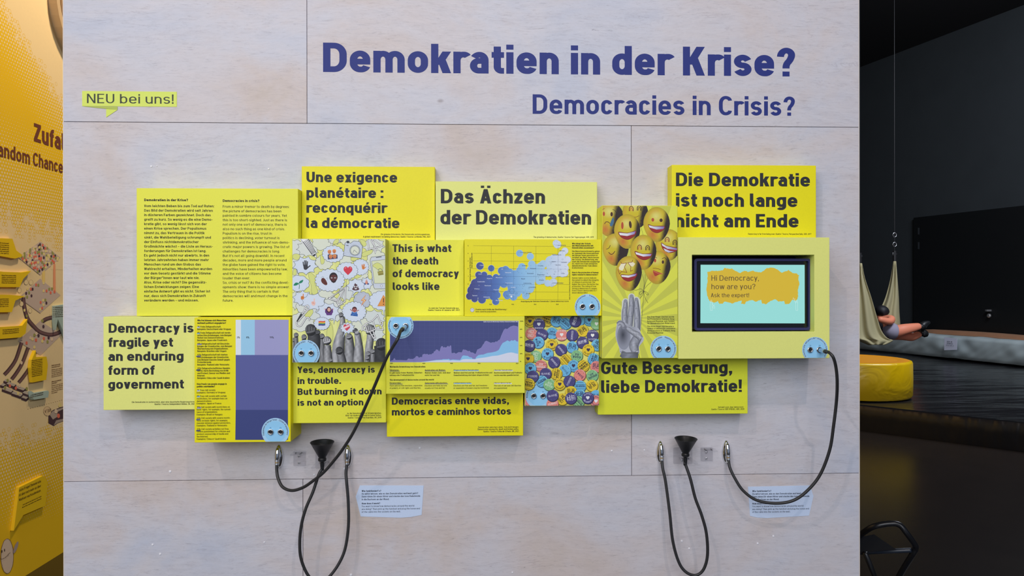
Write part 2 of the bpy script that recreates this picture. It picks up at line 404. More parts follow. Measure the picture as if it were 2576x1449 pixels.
class Sheet:
    """flat print on a plane; every new shape is laid just above whatever it overlaps"""
    CELL = .002
    def __init__(s, pl, clip=None, off=.0003, step=.00001):
        s.pl = pl; s.clip = clip; s.off = off; s.step = step; s.v = []; s.f = []; s.c = []; s.pend = []; s.cells = {}; s.sub = 0
    def up(s, k=1): s.flush(); return s
    def flush(s):
        if not s.pend: return
        cs = set(); K = s.CELL
        for P, sub in s.pend:
            u0 = int(math.floor(min(p[0] for p in P)/K)); u1 = int(math.floor(max(p[0] for p in P)/K)); v0 = int(math.floor(min(p[1] for p in P)/K)); v1 = int(math.floor(max(p[1] for p in P)/K))
            for i in range(u0, u1+1):
                for j in range(v0, v1+1): cs.add((i, j))
        g = s.cells.get; h = max([g(c, s.off) for c in cs])+s.step; top = h+max(sub for P, sub in s.pend)*s.step
        for c in cs: s.cells[c] = top
        for P, sub in s.pend:
            k = len(s.v); hh = h+sub*s.step
            for q in P: s.v.append(s.pl.pt(q[0], q[1], hh)); s.c.append(q[2:5])
            s.f.append(tuple(range(k, k+len(P))))
        s.pend = []
    def _emit(s, uvs, cols):
        P = [(u, v, *c) for (u, v), c in zip(uvs, cols)]
        if s.clip: P = clip_poly(P, s.clip)
        if len(P) < 3: return
        ar = 0
        for i in range(len(P)): a = P[i]; b = P[(i+1) % len(P)]; ar += a[0]*b[1]-b[0]*a[1]
        if ar < 0: P = P[::-1]
        s.pend.append((P, s.sub))
    def poly(s, pts, col, up=True):
        if up: s.up()
        cols = [col(x, y) for x, y in pts] if callable(col) else (col if isinstance(col[0], (tuple, list)) else [col]*len(pts))
        s._emit([s.pl.uv(x, y) for x, y in pts], cols)
    def line(s, pts, wd, col, closed=False, up=True):
        if up: s.up()
        for qi, qd in enumerate(ribbon([(x, -y) for x, y in pts], wd, closed)):
            for pi, pq in enumerate(quad_parts(qd)): s.sub = (qi % 3)*2+pi; s.poly([(x, -y) for x, y in pq], col, False)
        s.sub = 0
    def curve(s, pts, wd, col, closed=False, n=5):
        P = [(p[0], p[1], 0) for p in pts]
        if closed: P = P+[P[0]]
        s.line([(v.x, v.y) for v in catmull(P, n)], wd, col)
    def blob(s, pts, col, n=5, edge=None, ew=1):
        P = [(p[0], p[1], 0) for p in pts]; P = [P[-1]]+P+[P[0], P[1]]
        q = [(v.x, v.y) for v in catmull(P, n)][n:-n-1]
        s.poly(q, col)
        if edge: s.line(q, ew, edge, True)
        return q
    def ell(s, cx, cy, rx, ry=None, col=WHITE, n=20, rot=0, up=True):
        ry = ry or rx; ca, sa = math.cos(rot), math.sin(rot)
        s.poly([(cx+rx*math.cos(a)*ca-ry*math.sin(a)*sa, cy+rx*math.cos(a)*sa+ry*math.sin(a)*ca) for a in (2*math.pi*k/n for k in range(n))], col, up)
    def ring(s, cx, cy, r, wd, col, ry=None, n=24, a0=0, a1=360, up=True):
        ry = ry or r; full = a1-a0 >= 360; m = n if full else n+1
        s.line([(cx+r*math.cos(a), cy+ry*math.sin(a)) for a in (math.radians(a0+(a1-a0)*k/n) for k in range(m))], wd, col, full, up)
    def tube(s, pts, rs, fn, n=8):
        """band along points with cross gradient fn(c in -1..1, s in 0..1)"""
        s.up(); N = len(pts); rows = []
        for i in range(N):
            a = pts[max(i-1, 0)]; b = pts[min(i+1, N-1)]; dx, dy = b[0]-a[0], b[1]-a[1]; l = math.hypot(dx, dy) or 1; nx, ny = -dy/l, dx/l
            rows.append([(pts[i][0]+nx*rs[i]*c, pts[i][1]+ny*rs[i]*c, fn(c, i/(N-1))) for c in (-1+2*j/n for j in range(n+1))])
        for i in range(N-1):
            for j in range(n):
                q = [rows[i][j], rows[i][j+1], rows[i+1][j+1], rows[i+1][j]]
                s._emit([s.pl.uv(p[0], p[1]) for p in q], [p[2] for p in q])
    def radial(s, shape, fn, rings=6, n=28):
        """shape(r, a)->(x,y); fn(x,y)->col"""
        s.up()
        for i in range(rings):
            for j in range(n):
                r0, r1 = i/rings, (i+1)/rings; a0, a1 = 2*math.pi*j/n, 2*math.pi*(j+1)/n
                q = [shape(r0, a0), shape(r1, a0), shape(r1, a1), shape(r0, a1)]
                if i == 0: q = q[1:]
                s._emit([s.pl.uv(*p) for p in q], [fn(*p) for p in q])
    def _glyphs(s, polys, u0, v0, kx, ky, col, rot=0):
        ca, sa = math.cos(rot), math.sin(rot)
        for si, p in polys:
            s.sub = si; s._emit([(u0+x*kx*ca-y*ky*sa, v0+x*kx*sa+y*ky*ca) for x, y in p], [col]*len(p))
        s.sub = 0
    def text(s, t, x0, y0, cap, x1=None, w=.2, col=BLACK, align='l', rot=0, sx=None, nseg=None, track=0):
        s.up(3); nseg = nseg or (6 if cap > 20 else 4 if cap > 9 else 2)
        polys, W_ = layout(t, w, nseg, track)
        a = s.pl.uv(x0, y0); k = s.pl.uv(x0, y0-cap)[1]-a[1]; ky = k
        sb = .05+(.245-w)*.22+track
        kx = ky*(sx or 1)
        if x1 is not None: kx = (s.pl.uv(x1, y0)[0]-a[0])/(W_-2*sb)
        off = -sb*kx
        if align == 'r': off = -(W_-sb)*kx
        if align == 'c': off = -W_/2*kx
        ca, sa = math.cos(rot), math.sin(rot)
        s._glyphs(polys, a[0]+off*ca, a[1]+off*sa, kx, ky, col, rot); return kx/ky
    def para(s, lines, x0, y0, dy, cap, w, ref, col=BLACK):
        """lines at one horizontal scale, taken from line ref[0] ending at pixel ref[1]"""
        i, x1 = ref; a = s.pl.uv(x0, y0+dy*i); ky = s.pl.uv(x0, y0+dy*i-cap)[1]-a[1]
        sb = .05+(.245-w)*.22; kx = (s.pl.uv(x1, y0+dy*i)[0]-a[0])/(text_w(lines[i], w)-2*sb)
        for j, t in enumerate(lines): s.text(t, x0, y0+dy*j, cap, w=w, sx=kx/ky, col=col)
    def arc(s, t, cx, cy, r, a0, a1, cap, w=.17, col=BLACK, inner=False):
        """text set round a circle from angle a0 to a1 (degrees, 0 = right, 90 = up)"""
        s.up(3); c = s.pl.uv(cx, cy); k = s.pl.uv(cx+1, cy)[0]-c[0]; W_ = text_w(t, w); sg = 1 if inner else -1
        span = math.radians(a1-a0); x = 0; sb = .05+(.245-w)*.22
        for ch in t:
            if ch == ' ': x += .26; continue
            P, Wd = gpolys(ch, w, 2); an = math.radians(a0)+span*((x+sb+Wd/2)/W_); x += Wd+2*sb
            rot = an+math.pi/2 if inner else an-math.pi/2
            u, v = c[0]+math.cos(an)*r*k, c[1]+math.sin(an)*r*k; kx = abs(span)*r*k/W_
            s._glyphs([(si, [(px-Wd/2, py) for px, py in p]) for si, p in P], u, v, kx, cap*k, col, rot)
    def build(s, name, parent, m=None, label=None):
        s.flush()
        o = mk(name, s.v, s.f, m or ink_mat('print_ink'), parent, cols=s.c)
        if label: o['label'] = label
        return o
# ------------------------------------------------------------------ materials
def wood(name, seed):
    m = bpy.data.materials.new(name); m.use_nodes = True; nt = m.node_tree; p = nt.nodes['Principled BSDF']; N = nt.nodes.new; L = nt.links.new
    tc = N('ShaderNodeTexCoord'); mp = N('ShaderNodeMapping'); mp.inputs['Location'].default_value = (seed*3.7, seed*1.3, seed*5.1)
    wv = N('ShaderNodeTexNoise'); wv.inputs['Scale'].default_value = 3.2; wv.inputs['Detail'].default_value = 2; L(tc.outputs['Object'], wv.inputs['Vector'])
    ws = N('ShaderNodeVectorMath'); ws.operation = 'MULTIPLY'; ws.inputs[1].default_value = (.04, 0, .045); L(wv.outputs['Color'], ws.inputs[0])
    wa = N('ShaderNodeVectorMath'); wa.operation = 'ADD'; L(tc.outputs['Object'], wa.inputs[0]); L(ws.outputs[0], wa.inputs[1]); L(wa.outputs[0], mp.inputs['Vector'])
    def noi(sc, det, rough=.55, dist=0):
        v = N('ShaderNodeVectorMath'); v.operation = 'MULTIPLY'; v.inputs[1].default_value = sc; L(mp.outputs[0], v.inputs[0])
        n = N('ShaderNodeTexNoise'); n.inputs['Scale'].default_value = 1; n.inputs['Detail'].default_value = det; n.inputs['Roughness'].default_value = rough
        n.inputs['Distortion'].default_value = dist; L(v.outputs[0], n.inputs['Vector']); return n.outputs['Fac']
    def ramp(fac, st):
        r = N('ShaderNodeValToRGB'); e = r.color_ramp.elements
        while len(e) < len(st): e.new(.5)
        for i, (ps, c) in enumerate(st): e[i].position = ps; e[i].color = (*c, 1)
        L(fac, r.inputs[0]); return r.outputs[0]
    def mix(a, b, fac, mode='MIX'):
        x = N('ShaderNodeMix'); x.data_type = 'RGBA'; x.blend_type = mode
        if isinstance(fac, float): x.inputs[0].default_value = fac
        else: L(fac, x.inputs[0])
        L(a, x.inputs[6]); L(b, x.inputs[7]); return x.outputs[2]
    base = ramp(noi((2.4, 2, 3.6), 5, .6, .5), [(.32, C(184, 188, 202)), (.45, C(194, 193, 201)), (.56, C(196, 190, 193)), (.66, C(195, 184, 181)), (.76, C(189, 176, 167))])
    streak = ramp(noi((7, 3, 26), 7, .75, 1.6), [(.34, (.86, .85, .86)), (.5, (.98, .98, .98)), (.62, (1.03, 1.03, 1.03))])
    fine = ramp(noi((34, 9, 240), 5, .8, 1.0), [(.30, (.66, .65, .67)), (.45, (.95, .95, .95)), (.7, (1.03, 1.03, 1.03))])
    crack = ramp(noi((10, 9, 120), 5, .68, 2.6), [(.30, (.50, .48, .50)), (.36, (1, 1, 1)), (1.0, (1, 1, 1))])
    rd = N('ShaderNodeMath'); rd.operation = 'SUBTRACT'; rd.inputs[1].default_value = .5; L(noi((3.0, 3, 30), 5, .66, .7), rd.inputs[0])
    ra = N('ShaderNodeMath'); ra.operation = 'ABSOLUTE'; L(rd.outputs[0], ra.inputs[0]); vein = ramp(ra.outputs[0], [(.0, (.84, .82, .83)), (.007, (.98, .98, .98)), (.022, (1, 1, 1))])
    mask2 = ramp(noi((3.5, 4, 9), 3), [(.40, (0, 0, 0)), (.58, (1, 1, 1))])
    mask = ramp(noi((2.2, 4, 6), 3), [(.46, (0, 0, 0)), (.60, (1, 1, 1))])
    one = N('ShaderNodeRGB'); one.outputs[0].default_value = (1, 1, 1, 1)
    crack = mix(one.outputs[0], crack, mask)
    vein = mix(one.outputs[0], vein, mask2)
    c = mix(base, streak, .45, 'MULTIPLY'); c = mix(c, vein, 1.0, 'MULTIPLY'); c = mix(c, fine, .7, 'MULTIPLY'); c = mix(c, crack, .75, 'MULTIPLY')
    v = N('ShaderNodeTexVoronoi'); sc = N('ShaderNodeVectorMath'); sc.operation = 'MULTIPLY'; sc.inputs[1].default_value = (2.6, 2.6, 4.5); L(mp.outputs[0], sc.inputs[0]); L(sc.outputs[0], v.inputs['Vector']); v.inputs['Scale'].default_value = 1.3
    kn = ramp(v.outputs['Distance'], [(.012, (.55, .5, .48)), (.035, (1, 1, 1)), (1, (1, 1, 1))])
    c = mix(c, kn, .7, 'MULTIPLY')
    L(c, p.inputs['Base Color']); p.inputs['Roughness'].default_value = .5
    b = N('ShaderNodeBump'); b.inputs['Strength'].default_value = .12; b.inputs['Distance'].default_value = .001
    L(noi((16, 9, 330), 4, .7, .4), b.inputs['Height']); L(b.outputs[0], p.inputs['Normal'])
    return m
INK = ink_mat('print_ink')
YS = paint('strong_yellow_lacquer', C(226, 216, 10), .45); YM = paint('medium_yellow_lacquer', C(221, 220, 60), .45); YP = paint('pale_yellow_lacquer', C(219, 222, 124), .45)
YSR, YMR, YPR = C(226, 216, 10), C(221, 220, 60), C(219, 222, 124)
CHROME = mat('chrome', (.78, .8, .82), .08, 1.0); STEEL = mat('brushed_steel', (.62, .64, .68), .28, 1.0)
RUB = mat('black_rubber_cable', C(38, 38, 40), .45); BLK = paint('matte_black_plastic', C(26, 27, 30), .38, .05, 80); HOLE = mat('dark_socket_interior', (.004, .004, .005), .5)
BRASS = mat('brass_ring', (.75, .5, .22), .2, 1.0)

# ------------------------------------------------------------------ exhibit wall
WT = .32
wx0, wx1 = at_y(158.5, 724).x, at_y(2162.5, 724).x
zs1 = at_y(158.5, 306).z; zs2 = at_y(158.5, 1212).z; ztop = 2.75
vx1 = at_y(772, 150).x; vx2 = at_y(1588.5, 700).x; vx3 = at_y(762, 1350).x
wall = mk('wall_front', *box_vf((wx0+.004, .012, 0), (wx1-.004, WT, ztop)), paint('dark_joint_core', C(70, 66, 66), .7), origin=((wx0+wx1)/2, WT/2, 0)); tag(wall, 'free-standing pale wood exhibit wall with blue headings', kind='structure')
gap = .0006
for i, (a, b, z0, z1) in enumerate([(wx0, vx1, zs1, ztop), (vx1, wx1, zs1, ztop), (wx0, vx2, zs2, zs1), (vx2, wx1, zs2, zs1), (wx0, vx3, 0, zs2), (vx3, wx1, 0, zs2)]):
    pn = mk('wood_panel', *box_vf((a+(gap if a > wx0 else .0022), 0, z0+gap), (b-(gap if b < wx1 else .0022), .018, z1-gap)), wood('whitewashed_birch', i+1), wall)
    bevel(pn, .0005, 1)
FP = face_plane(0.0)
for a, b in ((wx0, wx0+.0020), (wx1-.0020, wx1)): mk('edge_highlight', *box_vf((a, .0004, 0), (b, WT, ztop)), paint('pale_edge_highlight', C(214, 206, 200), .5), wall)  # added pale strips: the highlight along both wall edges, put in as colour
h1 = Sheet(FP, off=.0003)
NAVY = C(38, 52, 130, .95); h1.text('Demokratien in der Krise?', 812.8, 181, 73.8, 2000, .243, NAVY, nseg=10)
h1.build('heading_lettering', wall, label='large navy heading reading Demokratien in der Krise?')
h2 = Sheet(FP, off=.0003); h2.text('Democracies in Crisis?', 1340, 286.3, 49, 1999.5, .2, NAVY, nseg=8)
h2.build('heading_lettering', wall, label='smaller navy heading reading Democracies in Crisis?')
def mkstud(px, py, r=2.4):
    p = at_y(px, py); m = MB().lathe((p.x, 0, p.z), (0, -1, 0), [(r/1000, 0), (r/1000, .0008), (r*.7/1000, .0014)], 12)
    return m.build('screw_cap', mat('white_cap', C(222, 222, 228), .4), wall, smooth=False)
for px, py, r in ((380.7, 418.6, 2.6), (395, 417.6, 1.4), (676, 424.5, 2.2), (428, 1186, 3), (384, 1370, 2.6), (403, 1393.5, 2.8), (1056, 1126.6, 2.6), (867, 1179, 2.6), (1539, 1134, 2.2), (1945.5, 1348.6, 2.6), (1906, 1367, 2.6),
                  (1621, 1132, 2), (1715, 1361, 2.6), (1733.5, 1379.6, 2.4), (665, 1364, 2), (883, 1446, 3), (790.5, 1194, 2), (1289, 1440, 2)): mkstud(px, py, r)

# new-here sticker with folded speech tail
st = mk('sticker', *box_vf((at_y(207, 229).x, -.0008, at_y(207, 267).z), (at_y(445, 230).x, -.0001, at_y(207, 229).z)), paint('lime_vinyl', C(206, 220, 98), .5))
tag(st, 'lime green speech-bubble sticker reading NEU bei uns!', 'sticker')
s = Sheet(FP, off=.0009); s.poly([(207, 267.5), (296, 268.5), (296, 276.5), (267.5, 274)], C(172, 186, 84)); s.build('folded_shadow_strip', st, label='darker green folded strip')
s = Sheet(FP, off=.0009); s.poly([(267.5, 273.5), (296, 276.5), (267.5, 295.5)], C(206, 220, 98)); s.build('speech_tail', st)
s = Sheet(FP, off=.0009); s.text('NEU bei uns!', 219.3, 259.6, 23.6, 437, .13, C(60, 66, 56)); s.build('lettering', st)

# ------------------------------------------------------------------ protruding display boxes
def dbox(px, t, m, label, cat='sign box', hole=None, z_ext=None):
    """px = (left, top, right, bottom) of the front face in the photograph"""
    x0, y0, x1, y1 = px; a = at_y(x0, (y0+y1)/2, t); b = at_y(x1, (y0+y1)/2, t); zt = at_y((x0+x1)/2, y0, t).z; zb = at_y((x0+x1)/2, y1, t).z
    if z_ext: zb = z_ext
    X0, X1 = a.x, b.x
    if hole is None:
        o = mk('display_box', *box_vf((X0, -t, zb), (X1, -.0002, zt)), m)
    else:
        hx0, hy0, hx1, hy1 = hole; A = at_y(hx0, hy0, t); B = at_y(hx1, hy1, t); mb = MB()
        v = [(X0, zt), (X1, zt), (X1, zb), (X0, zb)]; w = [(A.x, A.z), (B.x, A.z), (B.x, B.z), (A.x, B.z)]; y = [-t, -.0002]
        vs = [(x, yy, z) for yy in y for x, z in v+w]; fs = []
        for i in range(4):
            j = (i+1) % 4; fs += [(i, j, j+4, i+4)[::-1], (8+i, 8+j, 12+j, 12+i), (i, 8+i, 8+j, j)[::-1], (4+i, 12+i, 12+j, 4+j)]
        o = mk('display_box', vs, fs, m, origin=((X0+X1)/2, -t/2, zb))
        bm = bmesh.new(); bm.from_mesh(o.data); bmesh.ops.recalc_face_normals(bm, faces=bm.faces); bm.to_mesh(o.data); bm.free()
    bevel(o, .0010, 2)
    tag(o, label, cat); o['t'] = t
    o['_r'] = (X0+.001, zb+.001, X1-.001, zt-.001)
    return o
def sheet(o, off=.0003): return Sheet(face_plane(o['t']), tuple(o['_r']), off)
def crop_copy(o, name, sh): return sh.build(name, o)
SKY = C(140, 196, 238)
def socket_plate(o, cx, cy, r, s1, s2, arcs, below=False):
    t = o['t']; sh = Sheet(face_plane(t), tuple(o['_r']), .0008)
    sh.ell(cx, cy, r, r, C(162, 202, 240), 48); sh.ring(cx, cy, r*.8, .5, C(176, 212, 242), n=40); sh.ell(cx, cy, r*.795, r*.795, SKY, 40)
    p = sh.build('socket_plate', o, label='light blue round plate with two jack sockets')
    l = Sheet(face_plane(t), tuple(o['_r']), .0010)
    for tx, a0, a1 in arcs: l.arc(tx, cx, cy, r*(.83 if not below else .95), a0, a1, r*.125, .15, C(30, 52, 78), inner=below)
    for (sx, sy), tx in ((s1, 'DE'), (s2, 'EN')): l.text(tx, sx, sy+(13 if below else -9.3), 3.0, None, .13, C(60, 100, 130), 'c')
    l.build('lettering', p)
    out = []
    for sx, sy in (s1, s2):
        c = at_y(sx, sy, t+.003); R = .0072
        m = MB().lathe((c.x, -t-.0006, c.z), (0, -1, 0), [(R, 0), (R, .002), (R*.93, .0036), (R*.66, .004), (R*.60, .0034), (R*.56, .001)], 24, 0, False)
        m.lathe((c.x, -t-.0006, c.z), (0, -1, 0), [(0.0001, .0012), (R*.6, .0012)], 20, 1, False)
        j = m.build('jack_socket', [CHROME, HOLE], o, smooth=True); out.append(c)
    return out
CAPD = C(40, 40, 34)
# 1 intro text
b = dbox((343.5, 474, 750, 794.5), .06, paint('lime_yellow_lacquer', C(222, 222, 66), .45), 'lime yellow text box with two columns on democracies in crisis, left of the group')
s = sheet(b); DE = """Vom leichten Beben bis zum Tod auf Raten:|Das Bild der Demokratien wird seit Jahren|in düsteren Farben gezeichnet. Doch das|greift zu kurz. So wenig es die eine Demo-|kratie gibt, so wenig lässt sich von der|einen Krise sprechen. Der Populismus|nimmt zu, das Vertrauen in die Politik|sinkt, die Wahlbeteiligung schrumpft und|der Einfluss nichtdemokratischer|Großmächte wächst – die Liste an Heraus-|forderungen für Demokratien ist lang.|Es geht jedoch nicht nur abwärts. In den|letzten Jahrzehnten haben immer mehr|Menschen rund um den Globus das|Wahlrecht erhalten, Minderheiten wurden|vor dem Gesetz gestärkt und die Stimme|der Bürger*innen war laut wie nie.|Also, Krise oder nicht? Die gegensätz-|lichen Entwicklungen zeigen: Eine|einfache Antwort gibt es nicht. Sicher ist|nur, dass sich Demokratien in Zukunft|verändern werden – und müssen.""".split('|')
EN = """From a minor tremor to death by degrees:|the picture of democracies has been|painted in sombre colours for years. Yet|this is too short-sighted. Just as there is|not only one sort of democracy, there is|also no such thing as one kind of crisis.|Populism is on the rise, trust in|politics is declining, voter turnout is|shrinking, and the influence of non-demo-|cratic major powers is growing. The list of|challenges for democracies is long.|But it's not all going downhill. In recent|decades, more and more people around|the globe have gained the right to vote,|minorities have been empowered by law,|and the voice of citizens has become|louder than ever.|So, crisis or not? As the conflicting devel-|opments show: there is no simple answer.|The only thing that is certain is that|democracies will and must change in the|future.""".split('|')
s.text('Demokratien in der Krise?', 362.8, 506, 6.4, 473, .23, CAPD); s.text('Democracies in crisis?', 560.5, 508, 6.4, 652.5, .23, CAPD)
s.para(DE, 362.8, 521, 11.31, 6.3, .175, (0, 539), CAPD); s.para(EN, 560.5, 522.6, 11.25, 6.2, .135, (0, 728.3), CAPD); s.build('lettering', b)
def head(o, lines, capts, cap, w=.235, ccap=3.9):
    s = sheet(o)
    for tx, x0, y, x1 in lines: s.text(tx, x0, y, cap, x1, w, BLACK, nseg=7)
    s.build('headline_lettering', o)
    s = sheet(o)
    for tx, x0, y, x1 in capts: s.text(tx, x0, y, ccap, x1, .16, CAPD)
    s.build('caption_lettering', o)
b = dbox((759, 419, 1094, 602), .03, YS, 'strong yellow box headed Une exigence planétaire', z_ext=at_y(735, 600, .115).z+.001)
head(b, [('Une exigence', 771, 458.3, 999), ('planétaire :', 771, 497.6, 964.4), ('reconquérir', 771, 535.4, 972.7), ('la démocratie', 770, 573.6, 1004.7)],
     [('Ein globales Erfordernis: Die Demokratie zurückzugewinnen,', 958.4, 591.3, 1081.8), ('A global requirement: reclaiming democracy. Quelle / Source: La Monde, FRA, 2021', 913.8, 597.3, 1082.3)], 26.2)
b = dbox((1095.5, 457, 1502.3, 602), .04, YP, 'pale yellow box headed Das Ächzen der Demokratien', z_ext=at_y(1300, 601.5, .105).z+.001)
head(b, [('Das Ächzen', 1109, 511.5, 1371), ('der Demokratien', 1108, 564.4, 1487)], [('The groaning of democracies, Quelle / Source: Der Tagesspiegel, GER, 2019', 1342, 598.3, 1493.5)], 36.2)
b = dbox((977, 603.5, 1167.2, 794.5), .067, YM, 'yellow box headed This is what the death of democracy looks like')
head(b, [('This is what', 987.7, 633.8, 1135), ('the death', 987.7, 665.4, 1102.4), ('of democracy', 987.7, 697.4, 1154), ('looks like', 988, 729.8, 1105.6)],
     [('So sieht der Tod der Demokratie aus.', 1078.5, 777, 1154.7), ('Quelle / Source: Al Jazeera, QAT, 2021', 1077, 782, 1156)], 19.4)
b = dbox((1690, 415.5, 2053, 597), .042, YS, 'strong yellow box headed Die Demokratie ist noch lange nicht am Ende', z_ext=at_y(1900, 597.5, .11).z+.001)
head(b, [('Die Demokratie', 1700.5, 468, 2037.3), ('ist noch lange', 1700.5, 519.9, 2005.6), ('nicht am Ende', 1698, 571.6, 2008.5)], [('Democracy is far from being over, Quelle / Source: Perspective Daily, GER, 2017', 1881.8, 590.4, 2040.8)], 33.8)
b = dbox((260, 796.5, 499.3, 1031), .07, YP, 'pale yellow box headed Democracy is fragile yet an enduring form of government')
head(b, [('Democracy is', 273.5, 837.2, 486.8), ('fragile yet', 272.5, 872.8, 434.7), ('an enduring', 272.5, 908, 461.7), ('form of', 272.5, 943, 388.5), ('government', 272.5, 978.4, 462)],
     [('Die Demokratie ist zerbrechlich, aber eine dauerhafte Regierungsform.', 331.7, 1013.5, 490.5), ('Quelle / Source: Independent Online, SA, 2021', 389, 1018.5, 491)], 23.6)
b = dbox((737, 908, 971, 1064), .076, YM, 'yellow box headed Yes, democracy is in trouble')
head(b, [('Yes, democracy is', 748.6, 938.4, 943), ('in trouble.', 748.6, 966, 858), ('But burning it down', 748.6, 993.4, 960), ('is not an option', 748.6, 1020.8, 914)],
     [('Ja, die Demokratie ist in Schwierigkeiten.', 872.6, 1041.6, 959.5), ('Aber sie niederzubrennen ist keine Option.', 869.3, 1047, 959.5), ('Quelle / Source: The Guardian, UK, 2019', 875, 1052.6, 959.5)], 16.4)
b = dbox((973, 986, 1316, 1097.5), .062, YS, 'strong yellow box headed Democracias entre vidas, mortos e caminhos tortos')
head(b, [('Democracias entre vidas,', 985.8, 1018, 1280.2), ('mortos e caminhos tortos', 985.8, 1045.1, 1285.6)],
     [('Demokratien zwischen Leben, Tod und Irrwegen.', 1202.9, 1076.6, 1305), ('Democracies among life, death and broken paths.', 1201.7, 1081.7, 1305), ('Quelle / Source: Folha de S.Paulo, BR, 2021', 1216, 1087, 1305)], 18)
b = dbox((1504, 896, 1881, 1042), .05, paint('green_yellow_lacquer', C(214, 218, 50), .45), 'yellow box headed Gute Besserung, liebe Demokratie!')
head(b, [('Gute Besserung,', 1512, 941.2, 1841.7), ('liebe Demokratie!', 1512, 988.3, 1866)], [('Get well soon, dear democracy!,', 1806.6, 1026, 1870.6), ('Quelle / Source: DER SPIEGEL, GER, 2020', 1789.5, 1031.4, 1872)], 31.6)

# 2 civil-society chart
b = dbox((489, 798.5, 731, 1112.5), .097, YS, 'yellow chart box with blue and lilac blocks, lowest at the left')
for pts_, cc, lb in (([(593, 804.3), (606.3, 804.3), (606.3, 893), (593, 893)], C(214, 222, 230), 'narrow white chart block'), ([(606.3, 804.3), (641, 804.3), (641, 893), (606.3, 893)], C(150, 198, 226), 'light blue chart block'), ([(641, 804.3), (726, 804.3), (725.5, 893), (641, 893)], C(152, 152, 196), 'lilac chart block'), ([(593, 893), (725, 893), (724.5, 1031), (593, 1031)], C(86, 92, 150), 'large violet-blue chart block'), ([(593, 1031), (724.5, 1031), (724.5, 1106.5), (592, 1106.5)], C(58, 68, 122), 'dark navy chart block')):
    s = sheet(b); s.poly(pts_, cc); s.build('chart_block', b, label=lb)
s = sheet(b)
for y, x1, cc in ((824.5, 503, C(214, 222, 230)), (840, 503, C(150, 198, 226)), (867.5, 507, C(152, 152, 196)), (896, 505, C(86, 92, 150)), (930.5, 504, C(58, 68, 122)), (984, 503, C(214, 222, 230)), (999, 503, C(150, 198, 226)), (1027.2, 506, C(152, 152, 196)), (1055, 504, C(86, 92, 150)), (1083, 504, C(58, 68, 122))):
    dk = cc[0] < .15; x0 = 494 if dk else 496
    s.poly([(x0, y-2.5+1.5*dk), (x1, y-3.2+1.5*dk), (x1+.6, y+.2+dk), (x0-.6, y+1+dk)], cc)
s.build('colour_markers', b)['kind'] = 'stuff'
s = Sheet(face_plane(.097), tuple(b['_r']), .0006)
for tx, x, y in (('3%', 599.7, 851), ('8%', 623.4, 851), ('19%', 683.5, 851)): s.text(tx, x, y, 4.6, None, .14, CAPD, 'c')
D1 = [(823.8, '3% Freie Zivilgesellschaft.'), (830, 'Beispiele: Deutschland oder Uruguay'), (839.2, '8% Freie Zivilgesellschaft mit verein-'), (845.5, 'zelten Einschränkungen, zum Beispiel'), (851.6, 'Verbot von Demonstrationen.'), (857.9, 'Beispiele: Japan oder Frankreich'), (866.8, '19% Zivilgesellschaft mit Einschrän-'), (873, 'kungen der Grundrechte, zum Beispiel'), (879, 'Überwachung von Organisationen.'), (885.3, 'Beispiele: Brasilien oder Ungarn'), (894.4, '45% Zivilgesellschaft mit starken'), (900.7, 'Einschränkungen der Grundrechte,'), (906.8, 'zum Beispiel massive Gewalt gegen'), (913, 'Protestierende.'), (919.4, 'Beispiele: Thailand oder Venezuela'), (928.5, '25% Zivilgesellschaftliches Handeln'), (934.5, 'unfrei. Harte Bestrafung von Kritik'), (940.8, 'und Protest; Zensur von Medien und'), (946.8, 'Internet.'), (953, 'Beispiele: China oder Saudi-Arabien')]
E1 = [(983.4, '3% Free civil society'), (989.5, 'Examples: Germany or Uruguay'), (998.4, '8% Free civil society with certain'), (1004.7, 'restrictions, for example bans on'), (1011, 'demonstrations.'), (1017, 'Examples: Japan or France'), (1026, '19% Civil society with restrictions on'), (1032.3, 'basic rights, for example, the surveil-'), (1038.4, 'lance of organizations.'), (1044.8, 'Examples: Brazil or Hungary'), (1053.6, '45% Civil society with severe restric-'), (1060, 'tions on basic rights, for example,'), (1066.2, 'massive violence against protesters.'), (1072.4, 'Examples: Thailand or Venezuela'), (1081.4, '25% Civil society activities not free.'), (1087.5, 'Severe punishment for criticism and'), (1093.8, 'protest; cesnsorship of media and'), (1100.2, 'the Internet.'), (1106.3, 'Examples: China or Saudi Arabia')]
for y, t, x1 in ((808, 'Wie frei können sich Menschen', 569), (814.6, 'weltweit politisch engagieren?', 568.5)): s.text(t, 496.7, y, 4.3, x1, .22, CAPD)
for y, t, x1 in ((968, 'How freely can people engage in', 570.4), (974.3, 'politics worldwide?', 540.6)): s.text(t, 495.5, y, 4.3, x1, .22, CAPD)
k1 = s.text(D1[1][1], 496.6, D1[1][0], 4.2, 581, .17, CAPD); k2 = s.text(E1[1][1], 495.4, E1[1][0], 4.2, 567, .14, CAPD)
for i, (y, t) in enumerate(D1):
    if i != 1: s.text(t, 496.6, y, 4.2, None, .17, CAPD, sx=k1)
for i, (y, t) in enumerate(E1):
    if i != 1: s.text(t, 495.4, y, 4.2, None, .14, CAPD, sx=k2)
s.build('lettering', b)
socket_plate(b, 693, 1086, 34.7, (680.7, 1086.8), (706, 1086.8), [('Engagement der Bürger*innen', 197, 82), ('Citizen engagement', 74, -17)])

